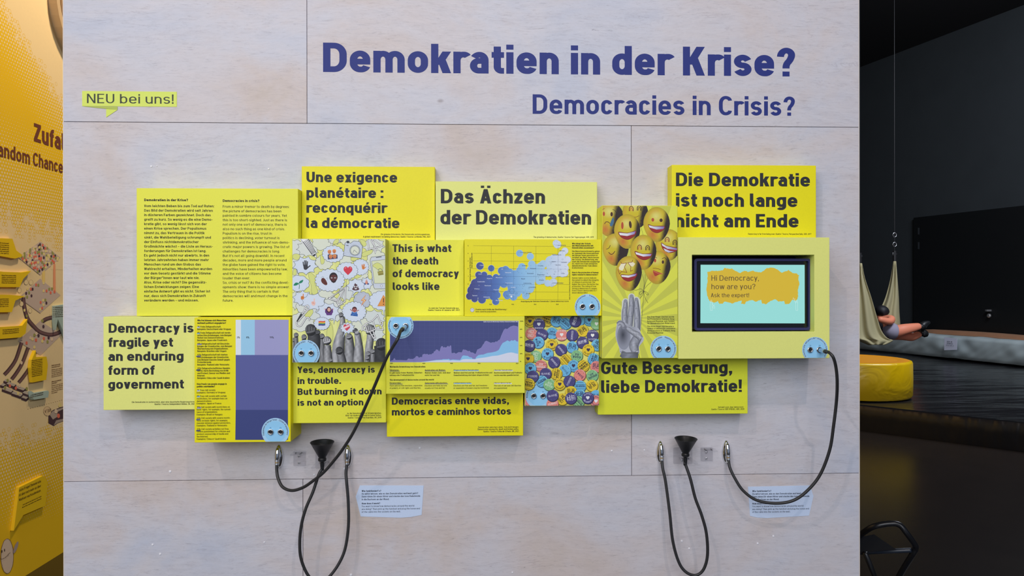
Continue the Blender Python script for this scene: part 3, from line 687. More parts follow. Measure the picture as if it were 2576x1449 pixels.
# 3 area chart
b = dbox((971, 796, 1320, 990), .11, YM, 'yellow chart box with rising violet and blue area graph')
s = sheet(b); X = lambda v: 970+v/7.067; Y = lambda v: 790+v/7.067
s.poly([(X(76), Y(116)), (X(2366), Y(118)), (X(2362), Y(860)), (X(74), Y(858))], C(190, 196, 214)); s.poly([(X(80), Y(122)), (X(2358), Y(125)), (X(2355), Y(853)), (X(78), Y(851))], C(66, 74, 126))
A1 = [(80, 850), (100, 830), (135, 820), (150, 790), (165, 792), (175, 820), (260, 820), (375, 825), (400, 800), (415, 792), (430, 803), (490, 802), (510, 785), (525, 780), (545, 750), (575, 755), (590, 780), (625, 765), (650, 772), (660, 722), (695, 710), (715, 720), (740, 712), (765, 728), (785, 718), (815, 720), (835, 700), (855, 700), (860, 670), (885, 660), (900, 632), (930, 638), (948, 668), (965, 655), (980, 600), (995, 575), (1015, 575), (1025, 602), (1045, 590), (1075, 600), (1095, 580), (1110, 568), (1130, 590), (1150, 560), (1163, 562), (1172, 698), (1195, 697), (1220, 690), (1250, 708), (1300, 680), (1355, 685), (1380, 632), (1425, 640), (1470, 665), (1490, 655), (1515, 685), (1545, 685), (1600, 715), (1615, 680), (1635, 630), (1650, 628), (1700, 600), (1720, 570), (1735, 540), (1750, 530), (1765, 490), (1795, 478), (1840, 500), (1870, 515), (1900, 505), (1935, 508), (1960, 488), (1985, 492), (2010, 465), (2030, 460), (2060, 380), (2100, 290), (2125, 262), (2165, 268), (2200, 240), (2220, 225), (2275, 208), (2320, 215), (2355, 228)]
A2 = [(640, 850), (800, 832), (900, 815), (1000, 810), (1025, 802), (1105, 802), (1120, 795), (1150, 815), (1200, 808), (1325, 815), (1345, 780), (1365, 745), (1385, 735), (1465, 745), (1490, 765), (1535, 775), (1545, 795), (1595, 798), (1610, 765), (1650, 730), (1710, 720), (1730, 722), (1810, 692), (1900, 680), (1960, 665), (2000, 645), (2020, 625), (2045, 570), (2080, 515), (2120, 495), (2165, 468), (2205, 488), (2240, 465), (2265, 475), (2300, 458), (2325, 485), (2355, 488)]
A3 = [(640, 850), (730, 845), (830, 832), (900, 825), (1110, 818), (1150, 830), (1180, 822), (1320, 830), (1370, 805), (1430, 800), (1590, 805), (1620, 790), (1780, 770), (1900, 745), (1990, 738), (2060, 720), (2130, 700), (2180, 688), (2230, 682), (2275, 688), (2310, 700), (2355, 708)]
for A, cc, ec in ((A1, C(128, 124, 182), C(168, 168, 214)), (A2, C(134, 190, 228), C(206, 220, 236)), (A3, C(208, 214, 230), None)):
    pts = [(X(x), Y(y)) for x, y in A]; s.poly(pts+[(X(2355), Y(852)), (X(A[0][0]), Y(852))], cc)
    if ec: s.line(pts, .5, ec)
s.up()
for i in range(26): x = 80+87.6*i; s.line([(X(x), Y(122)), (X(x), Y(852))], .22, C(96, 104, 156), up=False)
s.up()
for i in range(10): y = 122+73*i; s.line([(X(80), Y(y)), (X(2355), Y(y+2))], .22, C(96, 104, 156), up=False)
for A, cc, ec in ((A1, C(128, 124, 182), 0), (A2, C(134, 190, 228), 0), (A3, C(208, 214, 230), 0)):
    pts = [(X(x), Y(y)) for x, y in A]; s.poly(pts+[(X(2355), Y(852)), (X(A[0][0]), Y(852))], cc)
s.text('Quelle / Source: Our World in Data / Varieties of Democracy Institute, 2022', X(1740), Y(146), 2.3, X(2350), .22, WHITE)
for x, y, x1 in ((980.6, 933.2, 1005), (1068.8, 933, 1121), (1141.4, 933, 1204.5), (1242.8, 933, 1290), (980.6, 965.8, 1012.5), (1068.8, 965.5, 1127), (1141.4, 965.5, 1186), (1242.8, 965.5, 1287)):
    dk = x < 1100; cc = C(58, 66, 112) if x < 1000 else C(96, 94, 150) if x < 1100 else C(176, 212, 224) if x < 1200 else C(226, 230, 220)
    s.poly([(x, y-.4 if dk else y-2.4), (x1, y-.4 if dk else y-2.4), (x1+.5, y+.9), (x, y+.9)], cc)
s.build('printed_artwork', b)
s = Sheet(face_plane(.11), tuple(b['_r']), .0006)
for t, x, x1 in (('1789', 78, 127), ('1850', 655, 703), ('1900', 1148, 1195), ('1950', 1636, 1684), ('2021', 2315, 2360)): s.text(t, X(x), Y(885), 2.4, X(x1), .2, CAPD)
for t, y in (('100%', 135), ('80%', 278), ('60%', 422), ('40%', 567), ('20%', 711), ('0%', 850)): s.text(t, X(2388), Y(y), 2.3, X(2388+18*len(t)-13), .2, CAPD)
s.text('Weltweite Entwicklung von Demokratien', 980.6, 924.4, 3.7, 1070, .22, CAPD); s.text('The development of democracies around the world', 980.6, 957.3, 3.7, 1091.4, .22, CAPD)
for t, x, y, x1 in (('Diktaturen', 980.6, 932.5, 1002.8), ('Autokratien mit Wahlen', 1068.8, 932.5, 1119.7), ('Eingeschränkte Demokratien', 1141.4, 932.5, 1203.8), ('Liberale Demokratien', 1242.8, 932.5, 1289),
                    ('Dictatorships', 980.3, 964.8, 1008.3), ('Autocracies with elections', 1068.8, 964.8, 1124.7), ('Limited democracies', 1141.2, 964.8, 1185.4), ('Liberal democracies', 1242.6, 964.8, 1285.5)): s.text(t, x, y, 3.5, x1, .15, CAPD)
for ls, x, y, rf, w in ((['Es gibt keine freien Wahlen, Gewalten-', 'teilung oder Freiheitsrechte.'], 980.3, 939.4, (0, 1063.4), .17), (['Wahlen finden statt, sind aber', 'nicht frei und fair.'], 1068.8, 939.4, (0, 1133.4), .17), (['Wahlen sind frei und fair, Freiheitsrechte und', 'Gewaltenteilung sind aber eingeschränkt.'], 1141.4, 939.4, (0, 1237.9), .17), (['Rechtsstaatlichkeit und Freiheits-', 'rechte werden gewährleistet.'], 1242.8, 939.4, (0, 1314.6), .17),
                    (['There are no free elections, separation', 'of powers, or civil rights and liberties.'], 980.2, 971.8, (0, 1062.3), .14), (['Elections are held, but are', 'usually not free and fair.'], 1068.6, 971.8, (0, 1124.2), .14), (['Elections are free and fair, but freedoms', 'or separation of powers may be restricted.'], 1141, 971.8, (1, 1230), .14), (['The rule of law and civil liberties', 'are guaranteed.'], 1242.6, 971.8, (0, 1311), .14)):
    s.para(ls, x, y, 5.95, 3.5, w, rf, CAPD)
s.build('lettering', b)
SOCK_A = socket_plate(b, 1008, 819.5, 32.3, (995.9, 819.7), (1020.2, 819.7), [('Demokratien weltweit', 152, 258), ('Democracies around the world', 264, 392)], True)

# 4 scatter chart
b = dbox((1168, 602, 1513, 795), .105, YS, 'yellow chart box with blue cloud of country dots')
s = sheet(b); X = lambda v: 1160+v/7.068; Y = lambda v: 595+v/7.068
LN = C(112, 110, 40)
s.up()
for i, (y, y2) in enumerate([(162, 178), (298, 312), (434, 446), (569, 583), (705, 717), (843, 852), (975, 988), (1112, 1124)]):
    s.line([(X(178 if i > 2 else 215), Y(y)), (X(1945-i*5), Y(y2))], .42, LN, up=False)
s.up()
for x, x2 in ((538, 533), (936, 930), (1332, 1325), (1722, 1718)): s.line([(X(x), Y(168)), (X(x2), Y(1140))], .42, LN, up=False)
BL = [(335, 523, 66), (535, 565, 56), (310, 680, 58), (410, 680, 55), (500, 740, 60), (620, 725, 58), (720, 610, 66), (790, 590, 66), (860, 640, 70), (250, 830, 75), (330, 780, 80), (420, 820, 110), (540, 830, 110), (660, 790, 100), (760, 760, 110), (860, 760, 120), (960, 740, 140), (1080, 700, 140), (1180, 760, 140), (1240, 700, 110), (1080, 540, 64), (1040, 600, 58), (1040, 298, 60), (1230, 355, 60), (1255, 490, 62), (1240, 590, 70), (1330, 560, 70), (1420, 530, 70), (1460, 490, 66), (1330, 640, 60), (1400, 700, 100), (1450, 640, 70), (1390, 790, 62), (1440, 780, 60), (1540, 640, 66), (1590, 440, 90), (1660, 420, 100), (1740, 430, 100), (1820, 440, 90), (1890, 410, 58), (1660, 560, 110), (1780, 560, 110), (1850, 560, 60), (1720, 620, 90), (1650, 680, 58), (1800, 660, 60), (1840, 650, 62), (1710, 140, 66), (1690, 120, 58), (1845, 255, 56), (1790, 320, 60), (1540, 830, 56), (1640, 810, 62), (1610, 840, 50), (1580, 540, 60),
      (200, 960, 90), (300, 980, 110), (150, 1060, 62), (240, 1110, 58), (370, 1120, 70), (450, 1000, 110), (560, 960, 110), (640, 1040, 60), (570, 1060, 70), (615, 1155, 62), (200, 880, 50), (760, 840, 70), (620, 880, 70), (900, 880, 80), (980, 860, 110), (1100, 880, 120), (1200, 880, 110), (1230, 940, 60), (905, 970, 80), (810, 1030, 66), (820, 1060, 56), (930, 1070, 66), (1000, 1000, 66), (1130, 960, 76), (1150, 1050, 64), (970, 930, 90)]
STP = [(90, (66, 68, 122)), (330, (74, 88, 150)), (600, (80, 112, 176)), (900, (112, 158, 208)), (1100, (140, 188, 224)), (1400, (158, 198, 224)), (1600, (190, 208, 228)), (1950, (216, 222, 236))]
def sc_col(px, py):
    v = (px-1160)*7.068
    for (a, ca), (c, cc) in zip(STP, STP[1:]):
        if v <= c: f = max(0, (v-a)/(c-a)); return C(*[ca[i]+(cc[i]-ca[i])*f for i in range(3)])
    return C(*STP[-1][1])
for x, y, r in BL: s.ell(X(x), Y(y), (r+6)/7.068, (r+6)/7.068, C(196, 206, 190), 18)
for x, y, r in BL: s.ell(X(x), Y(y), r/7.068, r/7.068, sc_col, 18)
for x, y, ln in ((178, 843, 1300), (178, 975, 1240), (190, 705, 1920), (660, 572, 1910), (1560, 446, 1930)): s.line([(X(x), Y(y)), (X(ln), Y(y+9))], .3, C(70, 84, 120))
for x, y0, y1 in ((537, 520, 1130), (933, 600, 1130), (1328, 450, 850), (1722, 180, 900)): s.line([(X(x), Y(y0)), (X(x-3), Y(y1))], .3, C(70, 84, 120))
random.seed(3)
for x, y, r in ((1110, 868, 20), (905, 968, 45), (985, 1012, 14), (1150, 1045, 18), (1205, 920, 12), (240, 985, 48), (370, 1005, 22), (435, 1012, 14), (578, 978, 17), (820, 1058, 13), (1620, 862, 20), (1598, 470, 14), (1803, 407, 12), (1672, 624, 12), (1730, 610, 10), (1768, 588, 11), (1112, 1002, 12), (793, 848, 11), (1655, 668, 10)): s.ring(X(x), Y(y), r/7.07, .3, C(50, 66, 110), n=14)
for i in range(110):
    x, y, r = random.choice(BL); x += random.uniform(-r, r)*.7; y += random.uniform(-r, r)*.7; s.ell(X(x), Y(y), .55, .55, C(50, 66, 110), 6)
s.ell(X(893), Y(1068), 2.4, 2.4, C(225, 230, 236), 12)
for tx, x, y, x1, wcol in (('Cuba', 332, 520, 398, 1), ('Laos', 308, 675, 368, 1), ('Algeria', 458, 755, 552, 1), ('Morocco', 618, 738, 732, 1), ('Cambodia', 292, 812, 420, 1), ('Vietnam', 418, 882, 530, 1), ('China', 235, 940, 325, 1), ('Pakistan', 580, 955, 705, 1), ('Yemen', 200, 1058, 288, 1), ('Ethiopia', 400, 1085, 510, 1), ('Myanmar', 615, 1145, 740, 1), ('Nigeria', 855, 1045, 955, 1), ('India', 888, 912, 965, 1), ('UAE', 712, 588, 748, 1), ('Malaysia', 785, 650, 890, 1), ('Tanzania', 790, 835, 915, 1),
                            ('Luxembourg', 1700, 162, 1858, 0), ('Norway', 1750, 262, 1840, 0), ('Netherlands', 1625, 335, 1780, 0), ('Japan', 1605, 455, 1680, 0), ('Finland', 1780, 468, 1875, 0), ('Austria', 1680, 515, 1768, 0), ('Croatia', 1365, 528, 1455, 0), ('Guinea', 1083, 525, 1170, 0), ('Solomon Islands', 1048, 290, 1252, 0), ('Poland', 1232, 578, 1325, 0), ('Romania', 1175, 665, 1288, 0), ('Argentina', 1355, 688, 1480, 0), ('Chile', 1775, 665, 1838, 0), ('Ghana', 1385, 783, 1470, 0), ('Nepal', 1068, 760, 1138, 0), ('Indonesia', 1112, 840, 1245, 0), ('United States', 1625, 835, 1815, 0), ('Colombia', 1205, 910, 1325, 0), ('Brazil', 1155, 1022, 1230, 0)):
    s.text(tx, X(x), Y(y), 2.6, X(x1), .17, C(206, 216, 236) if wcol else C(62, 74, 104))
s.ring(X(198), Y(1307), 5, .6, C(90, 92, 90)); s.ell(X(198), Y(1307), 4.8, 4.8, C(206, 210, 220)); s.ring(X(198), Y(1318), 3.2, .4, C(90, 92, 100), a0=180, a1=361)
s.build('printed_artwork', b)
s = Sheet(face_plane(.105), tuple(b['_r']), .0006)
s.text('Punkte nach Größe der Bevölkerung /', X(258), Y(1308), 3.6, X(815), .15, CAPD); s.text('Dots sized by population', X(258), Y(1345), 3.6, X(620), .13, CAPD)
s.text('Ausprägung der liberalen Demokratie / Liberal democracy score', X(1062), Y(1163), 3.2, X(1912), .16, CAPD)
for t, x in (('0.2', 505), ('0.4', 900), ('0.6', 1296), ('0.8', 1690)): s.text(t, X(x), Y(1215), 3, X(x+38), .18, CAPD)
for t, y in (('5', 172), ('4', 308), ('3', 443), ('2', 578), ('1', 715), ('0', 853), ('-1', 985), ('-2', 1122)): s.text(t, X(130), Y(y), 2.6, None, .2, CAPD, 'r')
s.text('Bewertung des Schutzes der Menschenrechte /', X(170), Y(790), 3, None, .17, CAPD, rot=math.pi/2, sx=.70); s.text('Human rights protection score', X(200), Y(560), 3, None, .17, CAPD, rot=math.pi/2, sx=.70)
s.text('Quelle / Source: Our World in Data / Varieties of Democracy Institute, 2019', X(1937), Y(1120), 2.4, None, .17, CAPD, rot=math.pi/2, sx=.72)
for t, y, x1 in (('Wie hängt der Schutz', 614.4, 1485.8), ('der Menschenrechte mit', 619.6, 1492), ('Demokratien zusammen?', 625, 1494), ('How is the protection of human', 687.2, 1505.5), ('rights related to democracies?', 692.6, 1504)): s.text(t, 1439, y, 3.6, x1, .23, CAPD)
s.para(['Die Menschenrechtswerte geben', 'an, inwieweit die Unversehrtheit', 'der Bürger*innen geschützt ist.', 'Je höher der Wert, desto besser', 'der Schutz. Die Bewertung, wie', 'stark die Demokratie ausgeprägt', 'ist, reicht von 0 (am wenigsten', 'demokratisch) bis 1 (am demo-', 'kratischsten).'], 1439, 633.6, 5.22, 3.5, .17, (0, 1508.4), CAPD)
s.para(['Human rights scores indicate', 'the extent to which the integrity', 'of citizens is protected. The', 'higher the score, the better the', 'protection. The rating of how', 'strong a democracy is ranges', 'from 0 (least democratic) to 1', '(most democratic).'], 1439, 700.8, 5.3, 3.5, .14, (0, 1500), CAPD)
s.build('lettering', b)
socket_plate(b, 1478, 772, 32.5, (1465.3, 771.3), (1489.2, 771.3), [('Freiheit und Gleichheit', 195, 100), ('Freedom and equality', 82, -15)])

# 5 screen box with monitor
SB = dbox((1706, 597, 2087, 902), .11, YP, 'pale yellow box with a framed monitor in its recess, right end of the group', 'display box', hole=(1741, 641, 2049, 834.5))
m = MB(); A = at_y(1741, 641, .11); B = at_y(2049, 834.5, .11); m.box((A.x-.003, -.006, B.z-.003), (B.x+.003, -.001, A.z+.003)); m.build('recess_back', paint('recess_shade_dark', C(60, 62, 64), .6), SB)  # back plate coloured dark to carry the shade inside the recess
SOCK_D = socket_plate(SB, 2050, 880, 32.5, (2038.2, 880), (2061.2, 880), [("Hi Demokratie, wie geht's dir?", 217, 84), ('Hi Democracy, how are you?', 79, -37)])
def rrect(x0, x1, z0, z1, r, n=5):
    out = []
    for cx, cz, a in ((x1-r, z1-r, 0), (x0+r, z1-r, 90), (x0+r, z0+r, 180), (x1-r, z0+r, 270)):
        for k in range(n+1): q = math.radians(a+90*k/n); out.append((cx+r*math.cos(q), cz+r*math.sin(q)))
    return out
tm = .087; P0 = at_y(1746.5, 650.5, tm); P1 = at_y(2040.5, 830.5, tm)
mon = empty('monitor', ((P0.x+P1.x)/2, -.03, P1.z)); tag(mon, 'small monitor with dark blue frame set in pale yellow box', 'monitor')
def slab(pts, y0, y1, name, m, parent):
    n = len(pts); v = [(x, y0, z) for x, z in pts]+[(x, y1, z) for x, z in pts]
    return mk(name, v, [tuple(range(n))[::-1], tuple(range(n, 2*n))]+[(i, (i+1) % n, n+(i+1) % n, n+i) for i in range(n)], m, parent)
outer = rrect(P0.x, P1.x, P1.z, P0.z, .007); inner = rrect(P0.x+.006, P1.x-.006, P1.z+.006, P0.z-.006, .003); n = len(outer)
v = [(x, -tm, z) for x, z in outer]+[(x, -tm, z) for x, z in inner]+[(x, -.04, z) for x, z in outer]+[(x, -.04, z) for x, z in inner]
f = []
for i in range(n): j = (i+1) % n; f += [(i, j, n+j, n+i)[::-1], (i, 2*n+i, 2*n+j, j)[::-1], (n+i, n+j, 3*n+j, 3*n+i)[::-1]]
mk('bezel', v, f, paint('dark_blue_bezel', C(44, 44, 92), .35), mon)
mb = MB().box((P0.x+.006, -tm+.006, P1.z+.006), (P1.x-.006, -.04, P0.z-.006)); mb.build('black_border', mat('gloss_black', C(16, 20, 22), .12), mon)
mb = MB().box(((P0.x+P1.x)/2-.05, -.04, (P0.z+P1.z)/2-.05), ((P0.x+P1.x)/2+.05, -.0065, (P0.z+P1.z)/2+.05)); mb.build('wall_bracket', BLK, mon)
sp = face_plane(tm-.006); s = Sheet(sp, None, .0004); TEAL = lin((148, 216, 212)); YEL = lin((206, 176, 50))
s.poly([(1762.3, 666), (2024, 666.3), (2024.3, 813.5), (1761.8, 813)], TEAL)
rag = [(1779, 684), (1790, 681), (1805, 682), (1818, 680), (1822, 674), (1833, 676), (1842, 675), (1848, 681), (1862, 687), (1872, 681), (1880, 684), (1893, 681), (1905, 684), (1915, 685), (1928, 675), (1937, 673), (1950, 675), (1958, 680), (1966, 686), (1978, 682), (1984, 679), (1994, 687), (2004, 688), (2010, 693), (2008, 701), (2011, 715), (2007, 728), (2008, 745), (2005, 753), (2002, 756), (1993, 754), (1984, 765), (1974, 765), (1973, 757), (1958, 759), (1951, 753), (1938, 757), (1928, 765), (1917, 764), (1914, 754), (1902, 759), (1890, 755), (1878, 758), (1873, 765), (1864, 764), (1866, 756), (1850, 760), (1842, 764), (1830, 760), (1822, 759), (1818, 764), (1809, 764), (1806, 757), (1796, 762), (1784, 756), (1779, 745), (1777, 725), (1780, 705)]
random.seed(5); fz = []
for i, (x, y) in enumerate(rag):
    fz.append((x, y)); x2, y2 = rag[(i+1) % len(rag)]
    for q in (.25, .5, .75): fz.append((x+(x2-x)*q+random.uniform(-.9, .9), y+(y2-y)*q+random.uniform(-.9, .9)))
s.poly(fz, YEL)
DKT = lin((92, 74, 44)); s.text('Hi Democracy,', 1789.5, 706.2, 13.6, 1908.9, .13, DKT); s.text('how are you?', 1789.5, 727.5, 13.4, 1900, .13, DKT); s.text('Ask the expert!', 1788.5, 747.8, 10.4, 1884.2, .14, DKT)
WL = lin((214, 240, 236))
for x, y, sg in ((1789, 757, 1), (2004, 757, -1)):
    s.ring(x, y, 2, .5, WL, n=10); s.line([(x-2.5, y+3), (x-3, y+14), (x-2, y+24), (x+2.5, y+24), (x+2, y+14), (x+2.5, y+3), (x-2.5, y+3)], .5, WL); s.line([(x+2*sg, y+5), (x+6*sg, y+12), (x+9*sg, y+9)] if sg > 0 else [(x-2, y+6), (x-6, y-1), (x-4, y-5), (x-9, y-5), (x-8, y-9)], .5, WL)
    if sg > 0: s.line([(x+5, y+12), (x+9, y+14), (x+8, y+19), (x+4, y+17), (x+5, y+12)], .5, WL)
s.build('screen', mon, ink_mat('lit_screen', .3, 1.0), 'lit screen with yellow paint splash on turquoise')

# ------------------------------------------------------------------ loudspeaker cables, outlets, funnels, brackets
def pt(px, py, t): return at_y(px, py, t)
def outlet(cx, ytop, ybot, wpx, label, down):
    c = at_y(cx, (ytop+ybot)/2, .004); H = (ybot-ytop)/1000*1.0; R = wpx/2000; z0 = c.z
    o = empty('cable_outlet', (c.x, 0, z0-H/2)); tag(o, label, 'cable outlet', 'chrome teardrop outlets under the boxes')
    n = 28; rings = 7; vs = []; fs = []
    for i in range(rings+1):
        q = i/rings; s_ = math.cos(q*math.pi/2); d = math.sin(q*math.pi/2)*.011
        for k in range(n):
            a = 2*math.pi*k/n; sy = math.sin(a); prof = 1-.28*max(0, sy)**1.2
            vs.append((c.x+math.cos(a)*R*prof*max(s_, .02), -.0003-d, z0+sy*H/2*max(s_, .02)-(1-s_)*H*.02))
    for i in range(rings):
        for k in range(n): fs.append((i*n+k, (i+1)*n+k, (i+1)*n+(k+1) % n, i*n+(k+1) % n)[::-1])
    fs.append(tuple(range(rings*n, rings*n+n)))
    mk('shell', vs, fs, CHROME, o, smooth=True)
    top = Vector((c.x, -.010, z0+H*.40)); ax = Vector((down*.05, -.14, -1)).normalized()
    MB().lathe(top, ax, [(.001, 0), (.0035, .001), (.0052, .006), (.0058, .014), (.0060, .028), (.0052, .030)], 20).build('barrel', CHROME, o, smooth=True)
    b0 = top+ax*.030
    MB().lathe(b0, ax, [(.0052, 0), (.0052, .004), (.0044, .005), (.0044, .007), (.0050, .008), (.0050, .0115), (.0042, .012)], 18).build('collar', STEEL, o, smooth=False)
    MB().lathe(b0+ax*.0045, ax, [(.0047, 0), (.0047, .0022)], 18).build('washer', BRASS, o)
    MB().lathe((c.x, -.006, z0-H*.41), (0, -1, -.3), [(.0035, 0), (.0035, .005), (.002, .0068), (.0004, .0072)], 14).build('screw', CHROME, o, smooth=True)
    return b0+ax*.0115
O1 = outlet(700.7, 1119, 1178, 24.5, 'leftmost chrome teardrop outlet, under the blue chart box', -.5)
O2 = outlet(875, 1118, 1176, 23, 'chrome teardrop outlet right of the left black funnel', 0)
O3 = outlet(1661.5, 1108.5, 1167, 23, 'chrome teardrop outlet left of the right black funnel', .3)
O4 = outlet(1827.5, 1107, 1166.5, 23, 'rightmost chrome teardrop outlet, above the right instruction card', .5)
ACR = bpy.data.materials.new('clear_acrylic'); ACR.use_nodes = True; nt = ACR.node_tree; nt.nodes.clear()
out = nt.nodes.new('ShaderNodeOutputMaterial'); mx = nt.nodes.new('ShaderNodeMixShader'); tr = nt.nodes.new('ShaderNodeBsdfTransparent'); gl = nt.nodes.new('ShaderNodeBsdfGlossy')
tr.inputs[0].default_value = (.99, .99, .995, 1); gl.inputs['Roughness'].default_value = .15
mx.inputs[0].default_value = .09; nt.links.new(tr.outputs[0], mx.inputs[1]); nt.links.new(gl.outputs[0], mx.inputs[2]); nt.links.new(mx.outputs[0], out.inputs[0])
def bracket(x0, y0, x1, y1, label, sx0, sx1, sy, depth=.034, fork=None):
    a = at_y(x0, y0, .004); b = at_y(x1, y1, .004)
    o = empty('holder_bracket', ((a.x+b.x)/2, 0, b.z)); tag(o, label, 'bracket', 'clear acrylic holder brackets')
    v = rrect(a.x, b.x, b.z, a.z, .003, 3); slab(v, -.0045, -.0005, 'back_plate', ACR, o)
    zc = at_y((sx0+sx1)/2, sy, .03).z; xa = at_y(sx0, sy, .03).x; xb = at_y(sx1, sy, .03).x; g = (xb-xa)*.26; xm = (xa+xb)/2; m = MB()
    m.box((xa, -depth, zc), (xa+g, -.0046, zc+.004)); m.box((xb-g, -depth, zc), (xb, -.0046, zc+.004)); m.box((xa+g+.0001, -.018, zc), (xb-g-.0001, -.0046, zc+.004))
    m.build('fork_shelf', ACR, o)
    for q in (.35, .78):
        z = a.z+(b.z-a.z)*q; x = (a.x*.55+b.x*.45)
        MB().lathe((x, -.0045, z), (0, -1, 0), [(.0021, 0), (.0021, .0008), (.0013, .0013), (.0008, .0008)], 12).build('screw', STEEL, o)
    return o
bracket(737.5, 1134, 769, 1172.5, 'empty clear acrylic bracket left of the left funnel', 731, 762, 1146)
bracket(793, 1134.5, 842, 1179, 'clear acrylic bracket holding the left black funnel', 792, 823, 1170, .066)
bracket(1694, 1126, 1742, 1167, 'clear acrylic bracket holding the right black funnel', 1714, 1745, 1160, .066)
bracket(1763, 1125.5, 1793.5, 1160.5, 'empty clear acrylic bracket right of the right funnel', 1770, 1804, 1137)
def handset(cx, yr, hw_, yb, ys, label, pts, end):
    c = at_y(cx, yr, .048); zb = at_y(cx, yb, .048).z; R = hw_/1000*.97; H = c.z-zb; k = at_y(pts[0][0], pts[0][1], .048)
    o = empty('listening_funnel', (c.x, -.048, zb-.02)); tag(o, label, 'listening funnel')
    ax = Vector((.012, -.06, 1)).normalized(); base = Vector((c.x-ax.x*H, -.048-ax.y*H, zb))
    MB().lathe(base, ax, [(.008, 0), (.0085, .002), (R*.97, H*.97), (R, H*.985), (R, H), (R*.95, H), (R*.92, H*.97), (.006, .008), (.0005, .007)], 36, cap=False).build('cup', BLK, o, smooth=True)
    MB().lathe(base, -ax, [(.0085, -.001), (.0098, .001), (.0098, .006), (.0070, .008), (.0052, .010), (.0045, .026), (.0042, .03)], 24).build('stem', BLK, o, smooth=False)
    e = base-ax*.026
    P = [e]+[pt(x, y, t) for x, y, t in pts]+[end]
    MB().tube(catmull(P, 8), .0037, 10).build('cable', RUB, o, smooth=True)
    return o
handset(810.5, 1112, 29.5, 1153, 1171, 'black listening funnel hanging left, below the headline on trouble',
        [(801.5, 1195, .048), (787, 1238, .055), (769.5, 1279, .06), (758, 1322, .062), (754, 1368, .062), (758, 1408, .06), (775, 1447, .058), (802, 1472, .055), (830, 1449, .05), (853.5, 1416, .045), (868.8, 1378, .04), (876.5, 1322, .036), (876, 1262, .033), (872, 1212, .028), (870.5, 1190, .022)], O2)
handset(1725.5, 1103, 28.8, 1141, 1162, 'black listening funnel hanging right, below the monitor box',
        [(1736.8, 1205, .052), (1749, 1253, .056), (1765, 1296, .06), (1777, 1342, .062), (1779.7, 1396, .06), (1770, 1432, .056), (1751, 1447, .052), (1727, 1440, .05), (1708, 1415, .046), (1692.5, 1361, .042), (1684.4, 1288, .037), (1674, 1210, .028), (1667.5, 1180, .022)], O3)
def plug_cable(end, pts, sock, tipdir, label):
    """cable from an outlet to a jack plug pushed in a socket"""
    o = empty('plug_cable', (sock.x, sock.y, sock.z)); tag(o, label, 'cable')
    d = Vector(tipdir).normalized(); s0 = Vector((sock.x, sock.y+.003, sock.z))
    MB().lathe(s0+d*.006, d, [(.0046, 0), (.0052, .001), (.0052, .020), (.0046, .022)], 20).build('plug_sleeve', STEEL, o, smooth=False)
    MB().lathe(s0, d, [(.0028, 0), (.0028, .0062)], 14).build('plug_tip', STEEL, o, smooth=True)
    e = s0+d*.0225
    MB().lathe(e, d, [(.0049, 0), (.0049, .010), (.0041, .014)], 16).build('strain_relief', RUB, o, smooth=True)
    P = [e+d*.010, e+d*.022]+[pt(*q) for q in pts]+[end]
    MB().tube(catmull(P, 8), .0037, 10).build('cord', RUB, o, smooth=True)
plug_cable(O1, [(1000, 853, .172), (984, 880, .165), (969, 908, .158), (935, 988, .135), (894, 1078, .115), (863.7, 1128, .10), (838, 1161.5, .085), (813, 1189.5, .075), (787, 1210, .066), (762, 1226.5, .058), (734, 1234, .05), (711, 1225, .04), (699.5, 1203, .03), (696.3, 1183, .022)],
           SOCK_A[1], (-.16, -.92, -.24), 'black cable plugged into the area-graph box from the leftmost outlet')
plug_cable(O4, [(2096, 899, .162), (2103, 925, .153), (2106, 962, .140), (2104, 1010, .11), (2097, 1070, .10), (2087, 1132, .09), (2063, 1194, .08), (2030.7, 1234.5, .072), (1996, 1258.7, .064), (1953, 1266, .056), (1904.6, 1258.7, .048), (1869.7, 1234.5, .04), (1848, 1202, .032), (1836, 1176, .024)],
           SOCK_D[1], (.07, -.96, -.06), 'black cable plugged into the monitor box from the rightmost outlet')
# instruction cards
def card(poly, lines, label):
    pts = [at_y(x, y) for x, y in poly]; n = len(pts)
    v = [(p.x, -.0009, p.z) for p in pts]+[(p.x, -.0001, p.z) for p in pts]
    o = mk('instruction_card', v, [tuple(range(n)), tuple(range(n, 2*n))[::-1]]+[(i, n+i, n+(i+1) % n, (i+1) % n) for i in range(n)], paint('pale_blue_card', C(190, 206, 234), .5)); 
    bm = bmesh.new(); bm.from_mesh(o.data); bmesh.ops.recalc_face_normals(bm, faces=bm.faces); bm.to_mesh(o.data); bm.free()
    tag(o, label, 'sign', 'pale blue instruction cards'); s = Sheet(face_plane(.001), None, .0002)
    for tx, x0, y, x1, w in lines: s.text(tx, x0, y, 4.3, x1, w, C(44, 50, 66))
    s.build('lettering', o)
TX = [('Wie funktioniert´s?', 1237.3, 48.8, .22), ('Du willst wissen, wie es den Demokratien weltweit geht?', 1244.3, 141.7, .17), ('Dann nimm Dir einen Hörer und stecke das lose Kabelende', 1251.2, 147, .17), ('in die Buchsen an der Wand.', 1258.4, 69, .17), ('How does it work?', 1268.7, 46.2, .22), ('You want to know how democracies around the world', 1275.7, 131.8, .13), ('are doing? Then pick up the handset and plug the loose end', 1282.8, 146.4, .13), ('of the cable into the sockets on the wall.', 1289.8, 98, .13)]
card([(905.6, 1221), (1065.8, 1221.3), (1060.8, 1295), (1034, 1300.3), (1007.7, 1302.2), (907.5, 1299), (895, 1249)], [(t, 910, y, 910+w_, ww) for t, y, w_, ww in TX], 'pale blue instruction card below the left funnel, pointing left')
